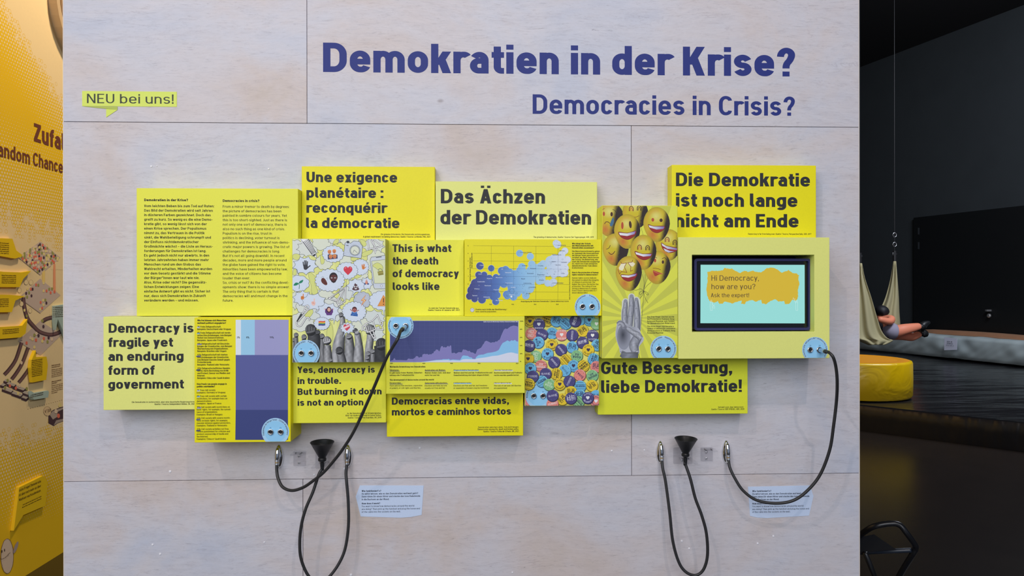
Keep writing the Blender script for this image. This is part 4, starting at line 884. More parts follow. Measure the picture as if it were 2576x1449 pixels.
card([(1881.2, 1224.3), (2037.4, 1221), (2046, 1248), (2034.8, 1296.8), (1928.7, 1303), (1904.6, 1301.6), (1886.6, 1297.6)], [(t, 1892.6, y+.3, 1892.6+w_*.973, ww) for t, y, w_, ww in TX], 'pale blue instruction card behind the hanging right cable, pointing right')
# ------------------------------------------------------------------ illustrated boxes
INKL = C(62, 66, 68); PAPER = C(205, 216, 230); PALEG = C(212, 218, 200); GRN = C(208, 214, 128); LGRN = C(222, 226, 150)
def cloud(s, cx, cy, rx, ry, n=14, col=PAPER, tail=None, dots=70, amp=.09, rot=0):
    pts = []
    for i in range(n*6):
        a = 2*math.pi*i/(n*6); k = 1+amp*(abs(math.sin(a*n/2))-.6); pts.append((cx+rx*k*math.cos(a), cy+ry*k*math.sin(a)))
    if tail:
        ta = math.atan2((tail[1]-cy)/ry, (tail[0]-cx)/rx) % (2*math.pi); i = int(round(ta/(2*math.pi)*n*6)) % (n*6)
        pts[i] = tail
        pts[(i+1) % len(pts)] = (pts[(i+1) % len(pts)][0]*.5+tail[0]*.15+cx*.35, pts[(i+1) % len(pts)][1]*.5+tail[1]*.15+cy*.35) if False else pts[(i+1) % len(pts)]
    s.poly(pts, col); s.line(pts, .75, INKL, True); speckle(s, cx, cy, rx, ry, dots)
def speckle(s, cx, cy, rx, ry, dots):
    s.up()
    for _ in range(dots):
        a = random.uniform(0, 6.283); r = 1-abs(random.gauss(0, .12)); r = max(.4, r)*.9
        x, y = cx+rx*r*math.cos(a), cy+ry*r*math.sin(a); q = .28
        s.poly([(x-q, y), (x, y-q), (x+q, y), (x, y+q)], C(120, 128, 138), False)
def spiky(s, cx, cy, rx, ry, n=9, col=PAPER, depth=.24, rot=0, tail=None, dots=60):
    pts = []
    for i in range(n):
        a0 = rot+2*math.pi*i/n; a1 = rot+2*math.pi*(i+1)/n
        for k in range(6):
            t = k/6; a = a0+(a1-a0)*t; r = 1-depth*math.sin(math.pi*t)**.7; pts.append((cx+rx*r*math.cos(a), cy+ry*r*math.sin(a)))
    if tail:
        i = min(range(0, len(pts), 6), key=lambda j: math.hypot(pts[j][0]-tail[0], pts[j][1]-tail[1])); pts[i] = tail
    s.poly(pts, col); s.line(pts, .75, INKL, True); speckle(s, cx, cy, rx*.88, ry*.88, dots)
def heart(s, cx, cy, w, h, col):
    s.poly([(cx+w/2*x, cy+h/2*y) for x, y in ((0, 1), (-.5, .5), (-.9, .05), (-1, -.4), (-.85, -.8), (-.5, -1), (-.18, -.9), (0, -.62), (.18, -.9), (.5, -1), (.85, -.8), (1, -.4), (.9, .05), (.5, .5))], col)
def fing(s, x0, y0, x1, y1, w, col):
    s.line([(x0, y0), (x1, y1)], w, col); s.ell(x1, y1, w/2, w/2, col, 10)
def emhand(s, cx, cy, k, col, spread=1, vul=False):
    s.blob([(cx-4*k, cy-2*k), (cx+3*k, cy-2*k), (cx+4.6*k, cy+1*k), (cx+3.6*k, cy+6*k), (cx, cy+8*k), (cx-3.5*k, cy+6*k)], col)
    X = ((-3.9, -5, -8.5), (-1.4, -2.6, -9.5) if vul else (-1.3, -1.8, -11.5), (1.0, 1.6, -11) if vul else (1.0, .9, -11.5), (3.0, 3.8, -9.5))
    for x0, x1, y1 in X: fing(s, cx+x0*k, cy, cx+x1*k, cy+y1*k*.9, 2.1*k, col)
    fing(s, cx+2.6*k, cy+5*k, cx+9*k, cy-.5*k, 2.2*k, col)
def pline(s, pts, closed=True):    # white line drawing with dark outlines
    s.line(pts, 3.4, INKL, closed); s.line(pts, 2.0, C(236, 238, 238), closed)
def grad(a, b, x0, x1, y0=None, y1=None):
    def f(x, y):
        t = min(1, max(0, (x-x0)/(x1-x0))); return tuple(a[i]+(b[i]-a[i])*t for i in range(3))
    return f
def limb(s, pts, rs, lo=(40, 42, 46), hi=(150, 156, 168), side=-.35, sp=1.0):
    lo = C(*lo, 1); hi = C(*hi, 1); ph = random.uniform(0, 6)
    def fn(c, q):
        k = max(0, 1-abs(c-side)/1.25)**1.1; k *= .82+.18*(math.sin(q*17+ph+c*6)+.6*math.sin(q*41+ph*3-c*5)); k = max(0, min(1, k*sp)); return tuple(lo[i]+(hi[i]-lo[i])*k for i in range(3))
    P = catmull([(x, y, r) for (x, y), r in zip(pts, rs)], 4); s.tube([(p.x, p.y) for p in P], [p.z for p in P], fn, 8)
def fist(s, cx, cy, r, lo=(30, 32, 36), hi=(110, 114, 122), tilt=0, wrist=None):
    L, H = C(*lo, 1), C(*hi, 1)
    def fn(x, y):
        k = max(0, 1-math.hypot(x-cx+r*.35, y-cy+r*.35)/(r*1.15)); return tuple(L[i]+(H[i]-L[i])*k*.8 for i in range(3))
    s.radial(lambda q, a: (cx+r*q*math.cos(a)*(1+.06*math.cos(3*a)), cy+r*1.08*q*math.sin(a)), fn, 3, 16)
    for i in range(4):
        x = cx-r*.72+i*r*.46; y = cy-r*.62+abs(i-1.4)*r*.10
        limb(s, [(x, y+r*.75), (x, y+r*.3), (x, y)], [r*.23, r*.26, r*.2], lo, tuple(min(255, h+14) for h in hi), -.2)
    limb(s, [(cx-r*.8, cy+r*.55), (cx-r*.1, cy+r*.42), (cx+r*.55, cy+r*.25)], [r*.2, r*.24, r*.2], lo, tuple(min(255, h+30) for h in hi), -.3)

b = dbox((735, 600.5, 970, 912), .115, paint('grey_green_print_edge', C(196, 200, 120), .5), 'tall box with emoji speech bubbles over raised black-and-white fists', 'picture box')
s = Sheet(face_plane(.115), tuple(b['_r']), .0003); random.seed(11)
s.poly([(730, 595), (975, 595), (975, 915), (730, 915)], LGRN)
for i in range(26):
    a = math.radians(-170+i*13); x, y = 850, 900; a2 = a+math.radians(6.5)
    s.poly([(x, y), (x+420*math.cos(a), y+420*math.sin(a)), (x+420*math.cos(a2), y+420*math.sin(a2))], C(214, 218, 134))
for cx, cy, rx, ry, kind in ((745, 628, 26, 24, 0), (775, 625, 30, 22, 1), (812, 608, 26, 22, 0), (842, 604, 18, 12, 1), (880, 606, 24, 12, 0), (940, 618, 30, 22, 1), (948, 660, 26, 30, 0), (745, 668, 22, 22, 1), (815, 660, 22, 18, 0), (812, 745, 30, 16, 0), (738, 690, 14, 16, 1), (745, 755, 20, 26, 1), (760, 810, 30, 24, 0), (838, 762, 28, 16, 1), (900, 690, 26, 18, 0), (872, 735, 24, 22, 1), (950, 720, 22, 26, 0), (940, 800, 32, 22, 1), (905, 815, 22, 18, 0), (846, 790, 26, 20, 1), (800, 790, 26, 16, 0), (870, 655, 20, 16, 1), (765, 770, 20, 18, 0), (945, 840, 24, 22, 1)):
    col = random.choice([PALEG, PALEG, C(206, 214, 210), C(210, 216, 208)]); n = random.randint(7, 12)
    if kind: spiky(s, cx, cy, rx, ry, n, col, .22, random.uniform(0, 1), None, 0)
    else: cloud(s, cx, cy, rx, ry, n, col, None, 0, .12)
for pts in ([(738, 640), (750, 639), (756, 646), (748, 654), (737, 650)], [(806, 644), (814, 640), (816, 660), (808, 664)], [(776, 692), (782, 686), (800, 704), (792, 712), (800, 735), (786, 740), (782, 715)], [(906, 603), (918, 606), (922, 616), (914, 620)], [(912, 636), (936, 628), (934, 638), (914, 646)], [(884, 648), (900, 648), (896, 655), (884, 656)], [(886, 694), (906, 690), (908, 696), (888, 704)], [(766, 790), (782, 776), (788, 786), (776, 800)], [(864, 706), (872, 698), (870, 724), (862, 722)], [(940, 668), (958, 664), (962, 690), (944, 672)], [(738, 680), (744, 676), (746, 690), (737, 692)], [(822, 842), (830, 812), (838, 832), (834, 876)], [(900, 850), (908, 830), (912, 870), (904, 888)], [(842, 604), (852, 602), (850, 612), (838, 614)]):
    s.blob(pts, GRN, 4, INKL, .5)
cloud(s, 751, 713, 27, 20, 9, tail=None)
spiky(s, 768, 668, 33, 24, 9, rot=.1, dots=80); spiky(s, 762, 750, 27, 20, 9, rot=.5)
cloud(s, 838, 639, 27, 21, 16); cloud(s, 907, 672, 21, 20, 17); cloud(s, 873, 681, 27, 21, 17, tail=(879, 708)); cloud(s, 830, 705, 37, 28, 20, tail=(799, 738), dots=120)
spiky(s, 922, 713, 17, 17, 8, rot=.2); spiky(s, 896, 719, 25, 20, 9, rot=.4, tail=(884, 746))
cloud(s, 912, 755, 22, 21, 11, C(184, 192, 204), dots=200); cloud(s, 962, 756, 33, 24, 15, tail=(966, 796))
spiky(s, 789, 759, 34, 23, 8, rot=.35, tail=(792, 786)); spiky(s, 826, 784, 31, 24, 9, rot=.25, tail=(840, 816)); cloud(s, 891, 784, 30, 25, 20, tail=(912, 819), dots=110); cloud(s, 810, 814, 20, 16, 16)
# camera, phone
s.poly([(868, 612), (872, 608), (882, 612), (890, 606), (905, 608), (908, 614), (912, 619), (909, 650), (864, 643)], C(192, 202, 216)); s.line([(868, 612), (872, 608), (882, 612), (890, 606), (905, 608), (908, 614), (912, 619), (909, 650), (864, 643)], .9, INKL, True)
s.up()
for _ in range(170):
    x, y = random.uniform(867, 908), random.uniform(613, 645); s.poly([(x-.3, y), (x, y-.3), (x+.3, y), (x, y+.3)], C(110, 116, 128), False)
s.ell(875.5, 609, 3.6, 3.2, C(60, 66, 72)); s.ell(893, 630, 13, 13, C(190, 200, 208)); s.ring(893, 630, 13, .8, INKL); s.ell(893, 630, 11, 11, PALEG); s.ring(893, 630, 11, .8, INKL); s.line([(888, 636), (891, 629), (899, 636)], .8, INKL); s.line([(871, 617), (877, 618)], 1.4, INKL)
s.poly([(931, 655), (934, 647), (975, 642), (975, 727), (940, 724), (936, 700)], C(198, 206, 216)); s.line([(975, 642), (934, 647), (931, 655), (940, 722), (943, 727), (975, 726)], .9, INKL)
s.poly([(935, 657), (975, 652), (975, 712), (942, 713)], C(212, 218, 180)); s.line([(975, 652), (935, 657), (942, 713), (975, 713)], .7, INKL); s.blob([(938, 668), (950, 661), (963, 670), (960, 684), (946, 675)], GRN, 4, INKL, .5); s.ell(959.5, 719, 2.6, 2.6, WHITE, 14); s.ring(959.5, 719, 2.6, .6, INKL, n=14); s.line([(946, 648), (960, 646)], 1.8, INKL)
# padlock
s.ring(956.5, 681, 5, 1.4, C(120, 124, 120), a0=180, a1=361, n=12); s.poly([(950, 683), (964, 681), (965, 691), (952, 693)], C(134, 128, 58)); s.poly([(950, 685), (964, 683), (964, 687), (951, 689)], C(160, 152, 80))
# pencil
s.poly([(754, 598), (773, 598), (796, 637), (797, 650), (786, 642), (757, 606)], C(228, 230, 232)); s.line([(754, 598), (786, 642), (797, 650), (796, 637), (773, 598)], .9, INKL)
for d in range(5): s.line([(763+3.2*d, 608-1.8*d), (786+2.0*d, 640-1.2*d)], 1.3, C(54, 58, 60))
s.poly([(786, 642), (795, 637), (794, 643), (790, 645)], C(54, 58, 60))
for pl in ([(924, 598), (929, 628), (941, 624), (944, 636), (948, 622), (961, 619), (934, 598)], [(930, 598), (944, 624), (960, 619)], [(924, 627), (944, 624), (936, 600)]): pline(s, pl, False)
for pl in ([(828, 751), (870, 722), (868, 758), (852, 768), (846, 758)], [(870, 722), (848, 760), (852, 768)], [(828, 751), (846, 757), (870, 722)]): pline(s, pl, True)
# small emojis
for cx, cy, hs in ((829, 633, .8), (841, 632, .8), (831.5, 646, .7), (842, 645.5, .7)): pass
s.poly([(824.5, 641), (829, 639), (836, 641), (842, 639), (849, 641), (849.5, 650.5), (825, 653)], C(66, 66, 98))
for cx, cy in ((829, 634), (841, 632.5), (832, 646), (842, 645.5)):
    s.ell(cx, cy-1.3, 4.7, 4.4, C(222, 146, 78)); s.ell(cx, cy+.6, 4, 4.3, C(204, 126, 84)); s.up()
    for q in (-1.4, 1.4): s.ell(cx+q, cy+.2, .5, .5, C(70, 40, 30), 6, up=False)
    s.line([(cx-1.3, cy+2.6), (cx+1.3, cy+2.6)], .5, C(120, 50, 40))
emhand(s, 769, 669, 1.25, C(58, 60, 66)); heart(s, 875.5, 681, 22.5, 22, C(206, 58, 74)); s.ell(869.5, 674, 2.6, 1.2, C(232, 130, 136), rot=-.6); s.ell(882, 674, 2.2, 1.1, C(232, 130, 136), rot=.6)
emhand(s, 914, 672, .75, C(206, 124, 60), vul=True)
s.blob([(738.5, 718), (744, 711), (752, 713), (746, 718)], C(36, 128, 96), 4); s.blob([(752, 713), (755, 707), (763, 704), (760, 711)], C(36, 128, 96), 4); s.curve([(751, 713), (753.5, 718), (752.5, 727)], 1.4, C(44, 122, 96))
SKD = C(96, 48, 44); s.blob([(808, 704), (812, 699), (818, 702), (823, 711), (823, 716), (818, 717), (810, 711)], SKD, 4); s.curve([(812, 702), (816, 708), (821, 715)], .6, C(60, 30, 30))
for x, y in ((808, 697), (811, 695), (814, 696), (821, 699), (824, 699), (824, 703)): s.line([(x, y), (x+1, y+2)], .7, INKL)
s.ell(839, 697, 10.5, 11.6, C(46, 38, 42)); s.ell(839.5, 700, 8.8, 9.2, C(92, 46, 46)); s.poly([(832, 704), (847, 704), (844, 710), (839, 712), (834, 709)], C(52, 36, 38))
for x in (834.6, 843.4): s.ell(x, 699, 2.2, 1.5, WHITE, 10); s.ell(x+.3, 699, 1, 1.2, C(40, 24, 24), 8)
s.ell(839, 705.5, 3, 1, C(110, 54, 60))
for x in (922.6, ): s.poly([(x-1, 702), (x-4.5, 713), (x-2, 716), (x-.3, 714)], C(214, 132, 98)); s.poly([(x, 702), (x+3.5, 713), (x+1.4, 716), (x, 714)], C(200, 116, 84)); s.poly([(x-7, 713), (x-3, 712), (x-2, 716), (x-6, 716)], C(62, 84, 136)); s.poly([(x+6, 713), (x+2, 712), (x+1.4, 716), (x+5, 716)], C(62, 84, 136))
PO = C(82, 54, 62); s.ell(895, 727, 9, 3.8, PO); s.ell(895, 722.5, 6.8, 4, PO); s.ell(895, 718, 4.4, 3.2, PO); s.poly([(891, 717), (893.5, 712), (898, 717)], PO)
for x in (892.2, 898): s.ell(x, 721, 2, 2.3, WHITE, 10); s.ell(x, 721, .9, 1.1, C(30, 30, 40), 8)
s.poly([(891.5, 725), (898.8, 725), (897, 727.5), (893, 727.5)], WHITE)
def point_up(cx, cy, k, col, dk):
    fing(s, cx+1.2*k, cy, cx+1.8*k, cy-9*k, 2.4*k, col); s.blob([(cx-4*k, cy-3*k), (cx+3*k, cy-3*k), (cx+4.5*k, cy+1*k), (cx+2*k, cy+6*k), (cx-3*k, cy+5*k), (cx-5*k, cy+1*k)], col)
    for q in (-3, -1, 1): s.line([(cx+q*k, cy-3*k), (cx+q*k, cy+.5*k)], .5, dk)
    s.curve([(cx-3*k, cy+1.5*k), (cx+1*k, cy+1*k), (cx+2*k, cy+3*k)], .6, dk)
point_up(761.5, 748, .9, C(212, 128, 62), C(150, 80, 40)); point_up(789, 762, 1.1, C(232, 190, 178), C(190, 100, 96))
s.poly([(921, 741), (908, 756), (914, 757), (908, 771), (922, 754), (915.5, 753)], C(206, 112, 58)); s.poly([(919.5, 744), (910.5, 755), (916, 756), (911.5, 766), (919.5, 755), (914, 754)], C(246, 212, 150))
s.poly([(965, 742), (974, 755), (975, 770), (950, 770)], C(222, 150, 74)); s.line([(965, 742), (950, 770), (975, 770)], .7, C(180, 100, 50)); s.line([(965, 750), (965, 761)], 2, C(70, 56, 44)); s.ell(965, 765.5, 1.5, 1.5, C(70, 56, 44), 8)
s.poly([(820, 779), (836, 779), (836, 790), (834, 793), (822, 793), (820, 788)], C(96, 56, 122)); s.poly([(818, 777), (821, 776), (824, 784), (821, 789), (818, 786)], C(96, 56, 122)); s.poly([(838, 777), (835, 776), (832, 784), (835, 789), (838, 786)], C(96, 56, 122))
s.ell(827.5, 779, 6, 7.6, C(60, 40, 52)); s.ell(827.8, 779, 4, 4.8, C(222, 172, 154)); fing(s, 819, 779, 816, 776.5, 1.6, C(222, 172, 154)); fing(s, 837, 779, 839.5, 777, 1.6, C(222, 172, 154)); s.line([(827, 781.7), (829.4, 781.7)], .6, C(150, 70, 80))
for x in (826, 829.6): s.ell(x, 778.4, .5, .6, C(50, 30, 30), 6)
s.poly([(883, 789), (888, 786), (896, 786), (900, 790), (900, 796), (882, 794)], C(46, 90, 158)); s.ell(892, 778, 6.2, 6.6, C(84, 46, 50)); s.ell(892, 780.5, 5, 5, C(160, 84, 80)); s.line([(887, 783), (881, 778)], 1.8, C(160, 84, 80)); s.line([(897, 783), (903, 780)], 1.8, C(160, 84, 80)); s.line([(885, 785), (898, 793)], 3, C(56, 104, 174)); s.line([(898, 785), (886, 793)], 3, C(66, 112, 182)); s.up()
for x in (890, 894.4): s.ell(x, 779, .6, .7, WHITE, 6, up=False)
for i, c in enumerate(((204, 60, 52), (220, 130, 60), (220, 196, 80), (60, 140, 90), (50, 90, 150), (92, 74, 140))):
    s.poly([(801.5, 808+i*1.9), (807, 807.4+i*1.9), (813, 808+i*1.9), (818.5, 807+i*1.9), (818.5, 809+i*1.9), (813, 810+i*1.9), (807, 809.4+i*1.9), (801.5, 810+i*1.9)], C(*c))
# raised arms and fists in black and white
G = lambda v: (v, v+2, v+6)
limb(s, [(850, 915), (852, 870), (858, 838), (862, 812), (860, 796)], [17, 15, 11, 7, 6], G(44), G(208)); fist(s, 858, 792, 6, G(28), G(160))
for x0, y0, x1, r, f in ((736, 912, 739, 6, 855), (747, 915, 745, 7, 843), (764, 915, 765, 8, 848), (812, 915, 810, 8, 846)):
    limb(s, [(x0, y0), ((x0+x1)/2, (y0+f)/2), (x1, f+4)], [r, r*.85, r*.7], G(32), G(160)); fist(s, x1, f, r*.85, G(26), G(160))
limb(s, [(786, 915), (788, 880), (790, 850), (786, 836)], [17, 17, 16, 14], G(30), G(92)); fist(s, 782, 830, 14, G(30), G(104)); fist(s, 800, 836, 6, G(30), G(96))
limb(s, [(826, 915), (825, 890), (824, 868)], [12, 10, 8], G(38), G(192)); fist(s, 823, 857, 10.5, G(32), G(208))
limb(s, [(880, 915), (880, 885), (879, 860), (878, 845)], [15, 13, 11, 9], G(36), G(192)); fist(s, 878, 846, 8, G(34), G(176))
limb(s, [(902, 918), (903, 885), (902, 860), (899, 838)], [14, 12, 9, 8], G(44), G(208)); fist(s, 894, 832, 6.5, G(26), G(110)); limb(s, [(893, 838), (898, 838), (903, 834)], [4, 5, 4], G(60), G(208))
limb(s, [(928, 915), (928, 880), (931, 856), (932, 842)], [12, 10, 9, 9], G(44), G(208)); fist(s, 931, 829, 12.5, G(34), G(192))
limb(s, [(862, 918), (858, 895), (852, 882)], [12, 10, 9], G(38), G(160)); fist(s, 854, 882, 9.5, G(28), G(90))
for x, y, r in ((926, 890, 7.5), (938, 884, 7), (832, 906, 6), (924, 900, 7)): limb(s, [(x, 918), (x, y+4)], [r*.9, r*.8], G(40), G(176)); fist(s, x, y, r*.85, G(32), G(176))
limb(s, [(962, 918), (960, 890), (957, 868)], [18, 17, 16], G(30), G(70)); fist(s, 960, 866, 15, G(26), G(84))
spiky(s, 874, 825, 20, 16, 11, rot=.2, tail=(862, 851)); heart(s, 872.6, 824, 17, 17, C(200, 70, 84)); s.poly([(864, 823), (878, 817), (881, 820), (866, 828)], C(232, 200, 206))
# microphone and megaphone outlines
pline(s, [(767, 774+0), (770, 769), (774, 768), (777, 771), (778, 776), (775, 781), (770, 783), (766, 780)]); pline(s, [(766, 781), (746, 812), (748, 819), (753, 821), (758, 819), (768, 803), (771, 799), (776, 798), (779, 802), (777, 807)], False); pline(s, [(773, 783), (757, 800), (750, 809)], False)
s.poly([(757, 788), (761, 790), (749, 810), (746, 808)], C(54, 58, 60)); pline(s, [(767, 775), (776, 780)], False)
pline(s, [(918, 816), (938, 806), (950, 793), (964, 829), (945, 828), (925, 836)]); pline(s, [(938, 806), (945, 828)], False); pline(s, [(930, 834), (940, 851), (944, 849), (938, 831)], False); pline(s, [(918, 818), (912, 822), (913, 829), (922, 833)], False); pline(s, [(957, 807), (963, 811), (962, 818), (958, 819)], False)
s.build('printed_artwork', b)
socket_plate(b, 770.5, 889, 34, (758.2, 888.5), (782.6, 888.5), [('Öffentlichkeit in Demokratien', 228, 95), ('Public sphere in democracies', 82, -48)])

# ------------------------------------------------------------------ vote badges
b = dbox((1320, 794, 1507, 1021), .072, paint('pale_yellow_print_edge', C(226, 222, 130), .5), 'box printed with many round coloured vote badges', 'picture box')
s = Sheet(face_plane(.072), tuple(b['_r']), .0003); X = lambda v: 1315+v/6.04; Y = lambda v: 790+v/6.04
s.poly([(1315, 785), (1515, 785), (1515, 1030), (1315, 1030)], C(222, 216, 110)); random.seed(4)
PU, BU, YE, GR, PI = (72, 68, 118), (104, 172, 210), (214, 186, 48), (126, 178, 128), (212, 130, 122)
DKP = (44, 40, 84)
# x, y, colour, style (p plain, s striped, d dotted, h heart), text, angle
BD = [(110, 110, YE, 'h', 'I VOTE', 20), (370, 100, YE, 's', 'SAYA|MEMILIH', -20), (510, 105, BU, 'p', '투표|한다', -20), (1010, 90, BU, 'h', 'GOLOSUJE', 0), (850, 100, BU, 'p', '', 0), (650, 145, BU, 's', 'JE VOTE', -40), (245, 155, PU, 'h', 'ᲕᲘᲠᲩᲔᲕ', 0), (795, 105, PU, 'd', '我投票', 70), (1120, 150, GR, 'h', 'Я ГОЛОСУЮ', 0),
      (130, 295, PI, 'd', '투표|한다', 80), (445, 290, BU, 'd', 'JAG|RÖSTAR', -8), (910, 255, YE, 'p', '투표|한다', 35), (290, 310, PU, 'p', 'GLOSUJĘ', -25), (590, 315, PI, 'h', '我投票 我投票', 0), (750, 320, PU, 'p', 'ᲕᲘᲠᲩᲔᲕ', 85), (1060, 325, PU, 'h', 'ԵՍ ԸՆՏՐՈՒՄ', 0),
      (235, 430, BU, 'd', 'JE|VOTE', -75), (1130, 470, BU, 'p', '투표|한다', 60), (440, 465, YE, 'h', 'ICH WÄHLE', 0), (750, 500, BU, 'd', '투표|한다', -12), (95, 480, PU, 'p', '我投票', -10), (905, 430, PU, 'p', '我投票', 15), (580, 540, PU, 'p', 'ᲕᲘᲠᲩᲔᲕ', -50), (995, 545, YE, 'h', 'EU VOTO', 0), (375, 605, BU, 'h', 'JE VOTE', 0), (195, 640, GR, 'p', '투표|한다', 78), (80, 680, YE, 'h', 'ГЛАСУВАМ', 0),
      (1075, 680, BU, 's', 'JAG|RÖSTAR', 70), (655, 695, YE, 's', 'I VOTE', -48), (820, 635, GR, 'd', 'YO|VOTO', -8), (475, 730, PU, 'd', 'ᲕᲘᲠᲩᲔᲕ', -50), (275, 785, PI, 's', 'OY|VERIYORUM', -5), (1115, 800, PI, 'p', '투표|한다', -10), (115, 825, BU, 'h', 'EU VOTO', 0), (770, 785, BU, 'h', 'EU VOTO', 0), (920, 785, YE, 's', 'SAYA|MEMILIH', 38), (640, 855, BU, 'd', 'GŁOSUJĘ', -50), (510, 905, YE, 's', 'EU|VOTO', 80), (345, 905, PU, 'p', 'GLOSUJĘ', 0), (865, 925, PI, 'd', 'I VOTE', -45), (1055, 935, GR, 'd', 'OY|VERIYORUM', 25), (290, 1020, BU, 's', 'OZENI', 30), (150, 945, PU, 'p', 'Я ГОЛОСУЮ', 0),
      (400, 1070, GR, 'd', 'EU|VOTO', -25), (90, 1060, YE, 's', 'ICH|WÄHLE', -12), (560, 1065, YE, 'h', 'SAYA MEMILIH', 0), (870, 1095, BU, 's', 'YO VOTO', 0), (1050, 1085, YE, 'p', '나는|투표', 35), (705, 1020, PU, 'd', 'Я ГОЛОСУЮ', 65), (730, 1180, YE, 'p', '투표|한다', 0), (600, 1290, YE, 'p', '투표|한다', 45), (1110, 1240, BU, 'p', '투표', 0), (865, 1230, BU, 's', '투표|한다', 10), (845, 1330, GR, 's', 'GLOSUJE', -45), (450, 1360, PI, 'd', 'ICH WÄHLE', 15), (80, 1300, PI, 'p', '', 0), (450, 1235, PU, 'd', 'GLOSUJĘ', 10), (1110, 1320, PI, 'h', 'ICH WÄHLE', 0), (730, 1275, PU, 'p', '나는|투표한다', 10), (985, 1270, PU, 'h', 'GLOSUJĘ', 0)]
def word(tx, px_, py_, cap, ra, tc, *_):
    """non-Latin word: the built-in text glyphs turned into flat print"""
    s.up(); cu = bpy.data.curves.new('word', 'FONT'); cu.body = tx; cu.size = 1; cu.align_x = 'CENTER'; cu.offset = .014; cu.resolution_u = 1; tmp = bpy.data.objects.new('word', cu); me = bpy.data.meshes.new_from_object(tmp)
    if len(me.vertices):
        xs = [v.co.x for v in me.vertices]; w0 = max(xs)-min(xs); k = cap/720; kx = min(k*1.3, .0215/max(w0, .01)); u0, v0 = s.pl.uv(px_, py_); ca, sa = math.cos(ra), math.sin(ra)
        P = [(u0+v.co.x*kx*ca-v.co.y*k*sa, v0+v.co.x*kx*sa+v.co.y*k*ca) for v in me.vertices]
        for f in me.polygons: s._emit([P[i] for i in f.vertices], [tc]*len(f.vertices))
    bpy.data.objects.remove(tmp); bpy.data.meshes.remove(me); bpy.data.curves.remove(cu)
for x, y, c, stl, tx, an in BD:
    cx, cy = X(x), Y(y); r = 14.6; base = C(*c); dk = c == PU; tc = C(206, 206, 224) if dk else C(236, 210, 206) if (c == PI and x < 700) else C(*DKP) if c != YE else C(48, 44, 40)
    if c == GR and (x < 450 or x > 1100) and x != 1055: tc = C(206, 222, 200)
    s.ell(cx+.6, cy+1.0, r+.9, r+.9, C(*[v*.55 for v in c]), 26); s.ell(cx, cy, r, r, C(*[min(255, v*1.04) for v in c]), 26); ra = math.radians(an)
    rot = lambda u, v: (cx+u*math.cos(ra)+v*math.sin(ra), cy-u*math.sin(ra)+v*math.cos(ra))
    if stl == 's':
        for k in range(-2, 3):
            o_ = k*5.4; hw_ = math.sqrt(max(0, (r-.6)**2-o_*o_)); h2_ = math.sqrt(max(0, (r-.6)**2-(o_+2.2)**2)) if abs(o_+2.2) < r-.6 else 0
            s.poly([rot(-hw_, o_), rot(hw_, o_), rot(h2_, o_+2.2), rot(-h2_, o_+2.2)], C(*[v*.82 for v in c]))
    if stl == 'd':
        for k in range(8): a = k*.785+.3; s.ell(cx+10.5*math.cos(a), cy+10.5*math.sin(a), .9, .9, C(*[v*.6 for v in c]) if not dk else C(104, 100, 150), 6)
    s.ring(cx, cy, r-1, .9, C(*[min(255, v*1.25+30) for v in c]), n=14, a0=-75, a1=-18)
    if stl == 'h':
        heart(s, cx, cy, 9, 9, WHITE if (dk or c in (PI, GR)) else C(60, 52, 82))
        if all(ord(q) < 592 or 1040 <= ord(q) < 1104 for q in tx) and ord(max(tx)) < 592:
            s.arc(tx, cx, cy, 8.8, 150, 30, 3.6, .17, tc); s.arc(tx, cx, cy, 12.2, 205, 335, 3.6, .17, tc, True)
        else:
            word(tx, cx, cy-8.2, 3.6, 0, tc); word(tx, cx, cy+11.4, 3.6, 0, tc)
    elif tx:
        ls = tx.split('|'); latin = all(ord(q) < 383 for q in tx.replace('|', ''))
        for i, l in enumerate(ls):
            dv = (i-(len(ls)-1)/2)*6.4+2.2; px_, py_ = rot(0, dv); w_ = min(23, 5.2*len(l))
            if latin and 'Ę' not in l and 'Ł' not in l:
                k = w_/ (5.2*text_w(l, .2)); s.text(l, px_, py_, 5.2, None, .2, tc, 'c', ra, sx=k)
            else: word(l, px_, py_, 4.6 if len(l) > 4 else 6.2, ra, tc)
s.build('printed_artwork', b)
socket_plate(b, 1354, 996, 32, (1342.8, 996), (1366, 996), [('Wahlen und Parteien', 190, 100), ('Elections and parties', 82, -12)])

